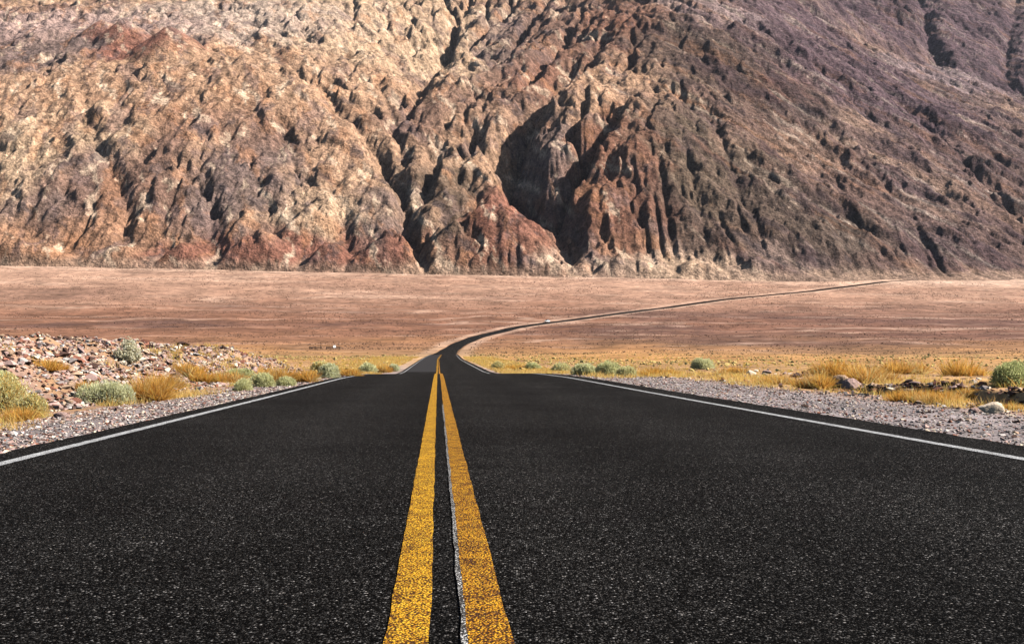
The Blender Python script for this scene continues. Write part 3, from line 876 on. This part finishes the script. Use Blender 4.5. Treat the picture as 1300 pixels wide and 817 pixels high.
def gen_ditch():
    Y = rng.uniform(13, 30); u = rng.uniform(10.3, 11.4)
    return float(cpath(Y)+u), float(Y)
scatter_rocks(32, gen_ditch, "along the broken ditch bank on the right", lambda: rng.gamma(5,.045), ["dark brown","reddish brown","grey","pale cream"], [.4,.3,.2,.1])

# loose stones nobody could count: one mesh
def hull_arrays(me):
    v = np.zeros(len(me.vertices)*3); me.vertices.foreach_get("co", v)
    t = np.zeros(len(me.polygons)*3, np.int32); me.polygons.foreach_get("vertices", t)
    return v.reshape(-1,3), t.reshape(-1,3)
def small_hull(seed):
    r = np.random.default_rng(seed); bm = bmesh.new()
    P = r.normal(size=(9,3)); P /= np.linalg.norm(P, axis=1)[:,None]; P *= .5; P[:,2] *= .6
    for p in P: bm.verts.new(p)
    bmesh.ops.convex_hull(bm, input=bm.verts)
    for v in [v for v in bm.verts if not v.link_faces]: bm.verts.remove(v)
    bmesh.ops.triangulate(bm, faces=bm.faces[:])
    bm.verts.index_update()
    V = np.array([v.co for v in bm.verts]); T = np.array([[v.index for v in f.verts] for f in bm.faces]); bm.free()
    return V, T
SH = [small_hull(i) for i in range(10)]
def scatter_mesh(X, Y, size, cols, name, mat, sink=.1, bases=SH, squash=(.6,1.0), zoff=None):
    Z = ground_z(X, Y)
    VS=[]; TS=[]; CS=[]; off=0
    kind = rng.integers(len(bases), size=len(X))
    for k,(V,T) in enumerate(bases):
        ii = np.where(kind==k)[0]
        if not len(ii): continue
        a = rng.uniform(0,2*np.pi,len(ii)); c,s = np.cos(a),np.sin(a)
        sz = size[ii][:,None]; sy = rng.uniform(*squash,len(ii))[:,None]; sq = rng.uniform(*squash,len(ii))[:,None]
        vx = V[None,:,0]*sz; vy = V[None,:,1]*sz*sy; vz = V[None,:,2]*sz*sq
        x = X[ii][:,None]+vx*c[:,None]-vy*s[:,None]; y = Y[ii][:,None]+vx*s[:,None]+vy*c[:,None]
        z = Z[ii][:,None]+vz+sz*(.3*sq-sink)
        VS.append(np.stack([x,y,z],-1).reshape(-1,3))
        TS.append((T[None]+ (off+np.arange(len(ii))*len(V))[:,None,None]).reshape(-1,3)); off += len(ii)*len(V)
        CS.append(np.repeat(cols[ii], len(V), 0))
    return np_mesh(name, np.concatenate(VS), np.concatenate(TS), mat, np.concatenate(CS))
sm = Nodes("loose_stone", .9, .2)
sm.done(sm.mix(1.0, sm.attr(), sm.ramp(sm.noise(30.0, 4, .65), [(.3,.75),(.7,1.2)]), 'MULTIPLY'))
PAL = np.array([RC["pale cream"],RC["pinkish"],RC["tan"],RC["reddish brown"],RC["dark brown"],RC["grey"],RC["pale grey"],RC["orange tan"]])
def pick(n, p):
    c = PAL[rng.choice(len(PAL), size=n, p=p)]
    return np.clip(c*rng.uniform(.75,1.2,(n,1)), .01, .9)
# rubble fill on the left bank
n = 34000
Y = 9+50*rng.random(n)**1.2; u = -6.3-8*rng.random(n)**1.3
X = cpath(Y)+u
o = scatter_mesh(X, Y, rng.gamma(2.6,.035,n)+.025, pick(n,[.14,.25,.12,.14,.20,.10,.05,.0]), "rubble", sm.m, .1)
tag(o, "loose broken stones covering the left bank", "rubble", kind="stuff")
# broken stones in the ditch bank
n = 2600
Y = rng.uniform(8, 30, n); u = 10.55+.28*rng.normal(size=n)
X = cpath(Y)+u
o = scatter_mesh(X, Y, rng.gamma(2.6,.035,n)+.03, pick(n,[.08,.12,.08,.22,.36,.12,.02,.0]), "rubble", sm.m, .1)
tag(o, "dark loose stones along the broken ditch bank on the right", "rubble", kind="stuff")
# road gravel on both verges
n = 44000
Y = np.r_[3+45*rng.random(n//2)**1.5, 4+46*rng.random(n//2)**1.5]
u = np.r_[EDGE_L-.0-2.2*rng.random(n//2)**1.2, EDGE_R+.0+3.6*rng.random(n//2)**1.05]
X = cpath(Y)+u
o = scatter_mesh(X, Y, rng.gamma(2.2,.010,n)+.007+.0006*Y, pick(n,[.08,.20,.04,.08,.12,.32,.16,.0]), "gravel", sm.m, .05)
tag(o, "grey and pinkish gravel on the road verges", "gravel", kind="stuff")
# stones on the flats further out, both sides
n = 9000
Y = 12+150*rng.random(n)**1.4; u = np.where(rng.random(n)<.45, -13-70*rng.random(n)**1.5, 8+70*rng.random(n)**1.5)
u2 = np.where(rng.random(n)<.5, -5.5-3*rng.random(n), u)
u = np.where(Y>50, np.where(rng.random(n)<.4, u2, u), u)
X = cpath(Y)+u
o = scatter_mesh(X, Y, rng.gamma(2,.045,n)+.03, pick(n,[.2,.22,.2,.12,.14,.07,.03,.02]), "scattered_gravel", sm.m, .1)
tag(o, "scattered stones on the desert flats beside the road", "gravel", kind="stuff")
# ------------------------------------------------------------------ plants
def blade_mat(nm, rough=.8, trans=.0):
    m = Nodes(nm, rough, .15)
    a = m.attr(); m.done(a)
    tr = m.n("ShaderNodeBsdfTranslucent"); m.put(tr.inputs[0], a)
    mx = m.n("ShaderNodeMixShader"); mx.inputs[0].default_value = trans
    m.t.links.new(m.b.outputs[0], mx.inputs[1]); m.t.links.new(tr.outputs[0], mx.inputs[2])
    m.t.links.new(mx.outputs[0], m.t.nodes["Material Output"].inputs[0])
    return m.m
M_LEAF = blade_mat("foliage", .8, .5); M_TWIG = blade_mat("twig")
def blades(P, D, L, W, cols, bend=.25, tipf=.25):
    """thin two-piece tapering blades from points P along D; returns vertices, triangles, colours"""
    n = len(P)
    D = D/np.linalg.norm(D, axis=1)[:,None]
    r = rng.normal(size=(n,3)); S = np.cross(D, r); S /= np.linalg.norm(S, axis=1)[:,None]+1e-9
    B = np.cross(S, D)
    L = L[:,None]; W = W[:,None]
    bb = (rng.normal(size=(n,1))*bend)*L
    p0a = P-S*W*.5; p0b = P+S*W*.5
    mid = P+D*L*.55+B*bb*.4; ma = mid-S*W*.4; mb = mid+S*W*.4
    tip = P+D*L+B*bb; tip[:,2] -= (L*abs(bend)*.25)[:,0]
    V = np.stack([p0a,p0b,ma,mb,tip],1).reshape(-1,3)
    b = np.arange(n)[:,None]*5
    T = np.concatenate([b+np.array([[0,1,3]]), b+np.array([[0,3,2]]), b+np.array([[2,3,4]])],0)
    C = np.repeat(cols, 5, 0)
    return V, T, C
def join(parts):
    off=0; VS=[];TS=[];CS=[]
    for V,T,C in parts:
        VS.append(V);TS.append(T+off);CS.append(C);off+=len(V)
    return np.concatenate(VS),np.concatenate(TS),np.concatenate(CS)
def jit(c, n, amt=.2, c2=None):
    base = np.repeat(c[None], n, 0)
    if c2 is not None:
        t = rng.random((n,1)); base = base*(1-t)+c2[None]*t
    return np.clip(base*(1+amt*rng.normal(size=(n,1)))+.008*rng.normal(size=(n,3)), .004, .85)
def cushion(w, d, h, n, ca, cb, lumps=7, seed=0, blade=(.05,.014), stem_c=c8(120,92,62)):
    """dense low cushion shrub: twiggy stems inside, short leafy shoots on a lumpy dome"""
    r = np.random.default_rng(seed)
    lc = np.stack([r.uniform(-.32,.32,lumps)*w, r.uniform(-.32,.32,lumps)*d], 1)
    lr = r.uniform(.30,.46,lumps)*min(w,d)*1.05; ed = np.hypot(lc[:,0]/w, lc[:,1]/d); lh = h*(1.02-.9*ed**1.3*r.uniform(.7,1.1,lumps))
    k = rng.integers(lumps, size=n)
    th = rng.uniform(0,2*np.pi,n); cz = rng.random(n)**.7
    sr = np.sqrt(1-cz**2)
    nrm = np.stack([sr*np.cos(th), sr*np.sin(th), cz],1)
    rad = rng.uniform(.72,1.0,n)[:,None]
    P = np.stack([lc[k,0], lc[k,1], np.zeros(n)],1)+nrm*np.stack([lr[k],lr[k],lh[k]],1)*rad
    P[:,2] = np.maximum(P[:,2], .01)
    D = nrm+np.array([0,0,.45])+rng.normal(size=(n,3))*.35
    L = blade[0]*rng.uniform(.6,1.6,n); W = blade[1]*rng.uniform(.7,1.3,n)
    leaf = blades(P, D, L, W, jit(np.minimum(ca*1.12,.9), n, .14, cb), .3)
    m = max(60, n//12)
    k = rng.integers(lumps, size=m)
    th = rng.uniform(0,2*np.pi,m); cz = rng.random(m); sr = np.sqrt(1-cz**2)
    E = np.stack([lc[k,0]+sr*np.cos(th)*lr[k]*.9, lc[k,1]+sr*np.sin(th)*lr[k]*.9, cz*lh[k]*.9+.02],1)
    P0 = np.stack([lc[k,0]*.5, lc[k,1]*.5, np.full(m,-.03)],1)+rng.normal(size=(m,3))*np.array([.06,.06,0])*w
    Dv = E-P0; Lv = np.linalg.norm(Dv,axis=1)
    twig = blades(P0, Dv, Lv, np.full(m,.008+.01*w*.3), jit(stem_c, m, .25), .08)
    # dead twigs sticking out past the leaves
    q = 26; th = rng.uniform(0, 6.28, q); ev = rng.uniform(.2, 1.3, q)
    Dt = np.stack([np.cos(th)*np.cos(ev)*w*.56, np.sin(th)*np.cos(ev)*d*.56, np.sin(ev)*h*1.16],1)
    dead = blades(np.zeros((q,3))+rng.normal(size=(q,3))*np.array([.04,.04,0])*w, Dt, np.linalg.norm(Dt,axis=1), np.full(q,.012+.008*w), jit(c8(196,164,118), q, .2), .12)
    twig = join([twig, dead])
    return leaf, twig
def tuft(w, h, n, ca, cb, seed=0, wid=.006, droop=.35):
    P = np.stack([rng.normal(size=n)*w*.16, rng.normal(size=n)*w*.16, np.full(n,-.02)],1)
    D = np.stack([P[:,0]/w*3.0+rng.normal(size=n)*.33, P[:,1]/w*3.0+rng.normal(size=n)*.33, np.ones(n)],1)
    return blades(P, D, h*rng.uniform(.55,1.15,n), np.full(n,wid)*rng.uniform(.7,1.4,n), jit(ca,n,.18,cb), droop)

G1, G2 = c8(228,224,168), c8(208,206,138)      # pale grey-green
G3, G4 = c8(232,226,168), c8(216,212,148)       # yellowish green
GO, GD = c8(246,192,98), c8(216,146,60)        # golden straw
GP = c8(248,218,152)
def place_shrub(name, label, cat, px, py, wpx, hpx, ca, cb, dens=1.0, group=None, depth=.8, seed=0, extra=None, Yforce=None):
    X, Y, Z = ground_at(px, py) if Yforce is None else ((px-CX)/F*Yforce, Yforce, 0)
    w = wpx/F*Y; h = hpx/F*Y
    root = empty(name, (X, Y, float(ground_z(X, Y))-.02))
    tag(root, label, cat, group)
    pixw = Y/F
    bl = max(.035, 2.4*pixw)
    n = int(np.clip(dens*(w*w*depth*2.2+w*h*3)/(bl*bl*.12), 500, 9000))
    leaf, twig = cushion(w, w*depth, h, n, ca, cb, 13, seed, (bl, max(.010, .75*pixw)))
    if extra: leaf = join([leaf]+extra(w, h))
    np_mesh("foliage", *leaf[:2], M_LEAF, leaf[2], parent=root)
    np_mesh("stems", *twig[:2], M_TWIG, twig[2], parent=root)
    return root
SHR = [ # label, px, foot row, width, height, colours
 ("big yellow-green shrub with orange dead stems cut by the left picture edge", 2, 527, 64, 58, G3, GO, .8),
 ("pale green cushion at the left edge above the big orange-stemmed shrub", 0, 497, 34, 30, G1, G2, .8),
 ("yellow-green clump between the left-edge shrub and the wedge-shaped rock", 38, 530, 34, 34, G1, GO, .8),
 ("long low pale mint green cushion shrub beside the left gravel verge", 134, 514, 78, 34, c8(236,234,184), G1, .42),
 ("flattened pale green cushion behind the roundest small one on the left", 303, 481, 34, 15, G1, G2, .7),
 ("small round yellowish green cushion at the left verge, nearest of its row", 307, 496, 24, 17, G3, G4, .9),
 ("domed green cushion in the middle of the left verge row", 333, 491, 30, 20, G3, G4, .8),
 ("smallest green cushion beside dark-based golden grass on the left verge", 363, 490, 21, 13, G1, G4, .8),
 ("pale mint bush close to the asphalt where the left edge line narrows", 418, 480, 26, 20, c8(236,232,184), G1, .8),
 ("pale green bush on the far left verge between two golden clumps", 467, 474, 20, 14, G1, G3, .8),
 ("farthest pale bush on the left verge just before the road dips", 500, 471, 12, 9, c8(236,232,184), G3, .8),
 ("grey-green bush behind the mint bush on the left verge", 406, 472, 22, 14, G1, GO, .8),
 ("rounded green bush on the right verge, tallest of the far row", 772, 477, 28, 20, G1, G2, .8),
 ("pale yellow-green bush left of the tallest bush in the far right row", 742, 476, 30, 16, G3, G1, .7),
 ("low straw-green bush right of the tallest bush in the far right row", 796, 477, 24, 13, G3, GP, .7),
 ("small green bush near the bend of the right verge", 676, 469, 16, 9, G3, G2, .8),
 ("first small bush on the right where the road dips", 632, 468, 14, 9, G1, GO, .8),
 ("yellow-green bush between the dip and the tallest far bush", 712, 472, 24, 11, G3, GP, .7),
 ("low pale green bush among pale stones right of the road", 891, 468, 28, 14, G1, G3, .7),
 ("large dark and pale green bush on the ditch bank at the right edge", 1290, 490, 56, 36, c8(214,214,150), c8(140,150,92), .9),
]
for i, (lab, px, py, w, h, ca, cb, dp) in enumerate(SHR):
    place_shrub("desert_shrub", lab, "shrub", px, py, w, h, ca, cb, 1.0, None, dp, 40+i)
# tall pale bush on top of the rubble
def tall_bush():
    X, Y, Z = ground_at(163, 463)
    root = empty("desert_shrub", (X, Y, Z-.03)); tag(root, "tall pale straggly bush rising above the crest of the left rubble bank", "shrub")
    h = 40/F*Y; w = 34/F*Y
    tw=[]; lf=[]
    for k in range(46):
        a = rng.uniform(0,6.28); r_ = rng.random()**.6*w*.5; hh = h*rng.uniform(.5,1.0)*(1-.55*(r_/(w*.5))**2)
        e = np.array([r_*math.cos(a), r_*math.sin(a), hh]); p0 = np.array([rng.normal()*.05, rng.normal()*.05, -.03])
        tw.append(blades(p0[None], (e-p0)[None], np.array([np.linalg.norm(e-p0)]), np.array([.022]), jit(c8(150,130,104),1,.2), .05))
        n = 46; t = rng.uniform(.45,1.02,n)[:,None]
        P = p0+(e-p0)*t+rng.normal(size=(n,3))*.035
        lf.append(blades(P, rng.normal(size=(n,3))+np.array([0,0,.9]), rng.uniform(.05,.11,n), np.full(n,.026), jit(c8(244,236,206),n,.12,c8(214,206,166)), .2))
    a = join(tw); b = join(lf)
    np_mesh("stems", a[0], a[1], M_TWIG, a[2], parent=root); np_mesh("foliage", b[0], b[1], M_LEAF, b[2], parent=root)
tall_bush()
# golden grass clumps one can point to
TUFTS = [
 ("largest golden grass clump, right of the long mint shrub on the left", 186, 510, 46, 46, 3),
 ("pale golden clump behind the largest golden clump on the left", 214, 496, 34, 28, 2),
 ("sparse straw clump above the left end of the long mint shrub", 104, 496, 40, 18, 2),
 ("dry orange clump at the left edge below the yellow-green shrub", 22, 535, 40, 26, 2),
 ("golden clump left of the small round green cushions", 282, 488, 36, 24, 2),
 ("low golden clump nearer the asphalt than its neighbours on the left", 252, 484, 30, 18, 2),
 ("bright golden clump between the domed and the smallest green cushions", 348, 487, 34, 26, 3),
 ("golden clump right of the smallest green cushion on the left verge", 385, 485, 28, 20, 2),
 ("golden clump between the two mint bushes of the far left verge", 442, 478, 28, 16, 2),
 ("farthest golden clump on the left verge", 484, 473, 20, 12, 2),
 ("yellow clump on the inner side of the left bank, under the pale stones", 60, 468, 46, 18, 2),
 ("thin golden clump between bank stones and the left gravel", 235, 474, 40, 18, 1),
 ("wide golden clump behind the pair of boulders on the right", 1060, 480, 52, 30, 3),
 ("bright yellow clump right of the pair of boulders", 1104, 486, 52, 32, 3),
 ("brownish clump left of the pair of boulders", 1030, 492, 40, 24, 2),
 ("low golden clump in front of the low rock heap", 985, 488, 56, 16, 2),
 ("golden clump in the ditch below its dark bank, left part", 1160, 509, 48, 22, 3),
 ("golden clump in the ditch below its dark bank, right part", 1196, 512, 50, 22, 3),
 ("reddish dry clump right beside the cream boulder", 1232, 503, 24, 16, 2),
 ("orange grass at the right edge in the shade of the large bush", 1290, 520, 30, 14, 2),
 ("tall wispy grass on the ditch bank left of the large bush", 1228, 476, 50, 28, 1),
 ("straw clump on the ditch bank above its left end", 1150, 474, 46, 22, 2),
 ("yellow clump between the far bushes and the low pale green bush", 838, 476, 40, 13, 2),
 ("yellow clump beside the asphalt at the near end of the far right row", 818, 477, 26, 12, 2),
 ("low yellow clump by the first small bush at the dip", 655, 469, 26, 8, 2),
 ("straw clump between the low pale green bush and scattered stones", 928, 476, 36, 13, 2),
]
for i, (lab, px, py, w, h, dn) in enumerate(TUFTS):
    X, Y, Z = ground_at(px, py)
    W_, H_ = w/F*Y, h/F*Y
    root = empty("grass_clump", (X, Y, Z-.01)); tag(root, lab, "grass clump")
    parts = []
    for k in range(9+4*dn):
        V, T, C = tuft(W_*.30, H_*rng.uniform(.5,1.05), 45*dn+30, GO if k%3 else GP, GD, 0, max(.005,.55*Y/F))
        V = V+np.array([np.clip(rng.normal(),-1.6,1.6)*W_*.26, rng.normal()*W_*.2, 0]); parts.append((V,T,C))
    Vv, Tt, Cc = join(parts)
    # follow the ground
    np_mesh("blades", Vv, Tt, M_LEAF, Cc, parent=root)
# low dry grass nobody could count
def grass_field():
    n = 15000
    Y = 10+230*rng.random(n)**1.5
    side = rng.random(n)
    u = np.where(side<.42, -4.9-4.2*rng.random(n)**1.2-np.where(Y>45, 8*rng.random(n)**2, 0), np.where(side<.8, 8.0+7*rng.random(n)**1.1-np.where(Y>34, 2.4, 0), np.where(side<.9, -14-40*rng.random(n), 15+40*rng.random(n))))
    X = cpath(Y)+u
    keep = fbm(X*.5, Y*.35, 3, 401) > np.where((u < 0)&(Y < 30), .22, -.2)
    for a, b in solo_xy:        # the grass leaves the single rocks open
        keep &= ~((np.abs(X-a*Y/b) < .38) & (Y < b+.25) & (Y > b-2.2))
    X, Y = X[keep], Y[keep]; Z = ground_z(X, Y)
    parts=[]
    h = rng.uniform(.10,.30,len(X))*(1+.25*(Y>60))
    nb = 16
    P = np.repeat(np.stack([X,Y,Z-.01],1), nb, 0)+rng.normal(size=(len(X)*nb,3))*np.array([.09,.09,0])
    D = rng.normal(size=P.shape)*.42; D[:,2] = 1
    L = np.repeat(h,nb)*rng.uniform(.5,1.2,len(P)); W = np.maximum(.005, .5*P[:,1]/F)
    tone = np.repeat(rng.random(len(X)), nb)[:,None]
    C = GO*(1-tone)+(GP*.6+GD*.4)*tone
    C = np.clip(C*(1+.2*rng.normal(size=(len(P),1))), .01, .85)
    o = np_mesh("dry_grass", *blades(P, D, L, W, C, .35)[:2], M_LEAF, np.repeat(C,5,0))
    tag(o, "thin golden dry grass beside the road", "grass", kind="stuff")
grass_field()
# low scrub dotted over the plain
def scrub():
    n = 65000
    Y = 75+930*rng.random(n)**.8
    X = (rng.random(n)*2-1)*(Y*.62+20)
    X = X
    u = (X-cpath(Y))/np.sqrt(1+cslope(Y)**2)
    dens = fbm(X*.012, Y*.03, 4, 421)+.5*fbm(X*.05,Y*.08,2,423)
    keep = ((u<-6.5)|(u>7.5)) & (dens > -.25+.55*rng.random(n))
    X, Y = X[keep], Y[keep]
    n = len(X)
    far = sstep(120, 420, Y)[:,None]
    ca = c8(206,172,104)*(1-far)+c8(112,82,64)*far; cb = c8(196,176,112)*(1-far)+c8(84,64,56)*far
    t = rng.random((n,1)); C = np.clip((ca*(1-t)+cb*t)*rng.uniform(.75,1.2,(n,1)), .01,.8)
    o = scatter_mesh(X, Y, rng.gamma(4,.06,n)+.10+.00045*Y, C, "desert_scrub", sm.m, .05, squash=(.7,1.3))
    tag(o, "low scrub and stones dotted over the plain", "scrub", kind="stuff")
scrub()

# ------------------------------------------------------------------ far things on the plain
dk = Nodes("weathered_wood", .9, .1); dk.done(dk.mix(dk.noise(3.0,4,.6), (.035,.024,.02), (.07,.05,.04)))
wh = Nodes("sign_white", .6, .3); wh.done(dk and wh.mix(wh.noise(2.0,3,.5), (.62,.60,.58), (.74,.72,.70)))
def box(bm, x0,x1,y0,y1,z0,z1, bev=.01):
    r = bmesh.ops.create_cube(bm, size=1.0)
    for v in r['verts']:
        v.co = Vector((x0+(v.co.x+.5)*(x1-x0), y0+(v.co.y+.5)*(y1-y0), z0+(v.co.z+.5)*(z1-z0)))
    return r['verts']
def box_obj(name, dims, mat, parent, bev=.012):
    bm = bmesh.new(); box(bm, *dims)
    if bev: bmesh.ops.bevel(bm, geom=bm.edges[:], offset=bev, segments=2, affect='EDGES')
    me = bm_mesh(name, bm, mat)
    return link(bpy.data.objects.new(name, me), parent)
YB = 400.0
def at_plain(px, Y=YB):
    X = (px-CX)/F*Y
    return X, Y, float(ground_z(X, Y))
k = YB/F
def rail(label, px0, px1, rows, posts, cat="fence"):
    xm = (px0+px1)/2
    X, Y, Z = at_plain(xm)
    r = empty("wooden_rail", (X, Y, Z)); tag(r, label, cat)
    hw = (px1-px0)/2*k
    for p in posts:
        x = (p-xm)*k
        box_obj("post", (x-.13, x+.13, -.09, .09, -.3, 1.2), dk.m, r)
    for j, z in enumerate(rows):
        box_obj("rail", (-hw, hw, -.16-.001*j, -.10, z-.18, z+.18), dk.m, r)
    return r
rail("dark low rail barrier on the plain, left of the two, next to a tall pole", 392, 408.5, (.75,), (393.5, 400, 407.6))
rail("dark low rail barrier on the plain behind the small white sign board", 414, 432, (.8,), (415, 423, 431.5))
X, Y, Z = at_plain(407.2, YB-1.5)
r = empty("signpost", (X, Y, Z)); tag(r, "tall thin dark pole between the two far rail barriers", "pole")
box_obj("pole", (-.07,.07,-.07,.07,-.3,2.75), dk.m, r)
box_obj("pole_cap", (-.13,.13,-.13,.13,2.752,2.86), dk.m, r)
X, Y, Z = at_plain(424.6, YB-1.5)
r = empty("notice_board", (X, Y, Z), .7); tag(r, "small white notice board on dark posts far out on the left plain", "sign")
for x in (-.5, .5): box_obj("post", (x-.06,x+.06,.04,.16,-.3,1.75), dk.m, r)
box_obj("panel", (-.62,.62,-.03,.03,.75,1.72), wh.m, r)
box_obj("panel_frame", (-.70,.70,.032,.05,.68,1.80), dk.m, r)

# white car far along the road
def car():
    Yc = 632.0
    Xc = float(cpath(Yc)); s = float(cslope(Yc)); L = math.hypot(1, s)
    Xc -= 1.7/L; Yc += 1.7*s/L
    zc = float(zprof(Yc)+tilt(Xc, Yc))
    root = empty("car", (Xc, Yc, zc+.01), -math.atan2(s, 1)+math.pi)     # local +y points to the front, driving towards the camera
    tag(root, "white car far away on the road where it climbs the plain", "car")
    pw = Nodes("car_paint", .3, .5); pw.done((.82,.82,.80))
    gl = Nodes("car_glass", .08, .6); gl.done((.02,.022,.025))
    ty = Nodes("tyre", .9, .2); ty.done((.015,.015,.015))
    rm = Nodes("wheel_rim", .35, .5); rm.done((.45,.45,.46))
    hl = Nodes("headlight", .1, .6); hl.done((.75,.75,.72))
    bm = bmesh.new()
    # body from cross sections along its length: y, half width, sill, shoulder, roof, roof half width
    secs = [(-2.35,.70,.45,.80,.86,.60),(-2.25,.86,.32,.95,1.02,.70),(-1.75,.92,.28,1.0,1.55,.62),(-1.0,.93,.28,1.0,1.68,.66),(.2,.93,.28,1.0,1.66,.66),
            (1.0,.93,.28,.98,1.06,.76),(1.9,.90,.30,.90,.95,.70),(2.25,.80,.34,.78,.82,.62),(2.35,.66,.42,.66,.70,.50)]
    rings = []
    for y,hw,sl_,sh,rf,rw in secs:
        rings.append([bm.verts.new((x,y,z)) for x,z in [(-hw*.9,sl_),(-hw,sl_+.15),(-hw,sh),(-rw,rf),(rw,rf),(hw,sh),(hw,sl_+.15),(hw*.9,sl_)]])
    for a,b in zip(rings[:-1], rings[1:]):
        for i in range(8): bm.faces.new([a[i],a[(i+1)%8],b[(i+1)%8],b[i]])
    bm.faces.new(rings[0]); bm.faces.new(rings[-1][::-1])
    bmesh.ops.recalc_face_normals(bm, faces=bm.faces[:])
    bmesh.ops.bevel(bm, geom=[e for e in bm.edges], offset=.03, segments=2, affect='EDGES')
    link(bpy.data.objects.new("body", bm_mesh("body", bm, pw.m, True)), root)
    def pane(nm, pts, n):
        b = bmesh.new(); nv = Vector(n).normalized()*.03
        f = b.faces.new([b.verts.new(Vector(p)+nv*.5) for p in pts])
        r_ = bmesh.ops.extrude_face_region(b, geom=[f])
        for v in r_['geom']:
            if isinstance(v, bmesh.types.BMVert): v.co += nv
        bmesh.ops.recalc_face_normals(b, faces=b.faces[:])
        link(bpy.data.objects.new(nm, bm_mesh(nm, b, gl.m)), root)
    pane("windscreen", [(-.70,.96,1.10),(.70,.96,1.10),(.62,.26,1.62),(-.62,.26,1.62)], (0,.6,.8))
    pane("rear_window", [(-.62,-2.19,1.08),(.62,-2.19,1.08),(.56,-1.79,1.50),(-.56,-1.79,1.50)], (0,-.7,.6))
    for sx in (-1,1):
        pane("side_window", [(sx*.90,.85,1.06),(sx*.90,-.75,1.06),(sx*.70,-.75,1.58),(sx*.70,.15,1.58)], (sx,0,.35))
        pane("side_window", [(sx*.90,-.85,1.06),(sx*.89,-1.7,1.06),(sx*.69,-1.6,1.50),(sx*.70,-.85,1.58)], (sx,0,.35))
        box_obj("mirror", (sx*1.02-.09, sx*1.02+.09, .70,.80,1.0,1.13), pw.m, root)
        box_obj("headlight", (sx*.58-.16, sx*.58+.16, 2.24,2.33,.60,.76), hl.m, root)
        for y in (-1.45, 1.45):
            b = bmesh.new(); bmesh.ops.create_cone(b, cap_ends=True, segments=24, radius1=.34, radius2=.34, depth=.22)
            bmesh.ops.rotate(b, verts=b.verts, matrix=__import__('mathutils').Matrix.Rotation(math.pi/2, 3, 'Y'))
            bmesh.ops.translate(b, verts=b.verts, vec=(sx*.86, y, .34))
            w = link(bpy.data.objects.new("wheel", bm_mesh("wheel", b, ty.m)), root)
            b = bmesh.new(); bmesh.ops.create_cone(b, cap_ends=True, segments=20, radius1=.21, radius2=.18, depth=.05)
            bmesh.ops.rotate(b, verts=b.verts, matrix=__import__('mathutils').Matrix.Rotation(sx*math.pi/2, 3, 'Y'))
            bmesh.ops.translate(b, verts=b.verts, vec=(sx*.98, y, .34))
            link(bpy.data.objects.new("rim", bm_mesh("rim", b, rm.m)), w)
    box_obj("bumper", (-.72,.72,2.30,2.40,.36,.52), pw.m, root)
    box_obj("licence_plate", (-.25,.25,2.402,2.415,.40,.50), wh.m, root, 0)
car()
# ------------------------------------------------------------------ thin desert air
def haze():
    bm = bmesh.new()
    vs_ = box(bm, -4700, 4700, -140, 4500, -16, 1500)
    hm = bpy.data.materials.new("haze"); hm.use_nodes = True
    t = hm.node_tree; t.nodes.remove(t.nodes["Principled BSDF"])
    v = t.nodes.new("ShaderNodeVolumePrincipled")
    v.inputs["Color"].default_value = (.78, .82, .95, 1); v.inputs["Density"].default_value = HAZE; v.inputs["Anisotropy"].default_value = .2
    t.links.new(v.outputs[0], t.nodes["Material Output"].inputs["Volume"])
    o = bpy.data.objects.new("haze", bm_mesh("haze", bm, hm)); link(o)
    tag(o, "thin bluish air between the road and the far slopes", "haze", kind="stuff")
HAZE = 0.000016
haze()
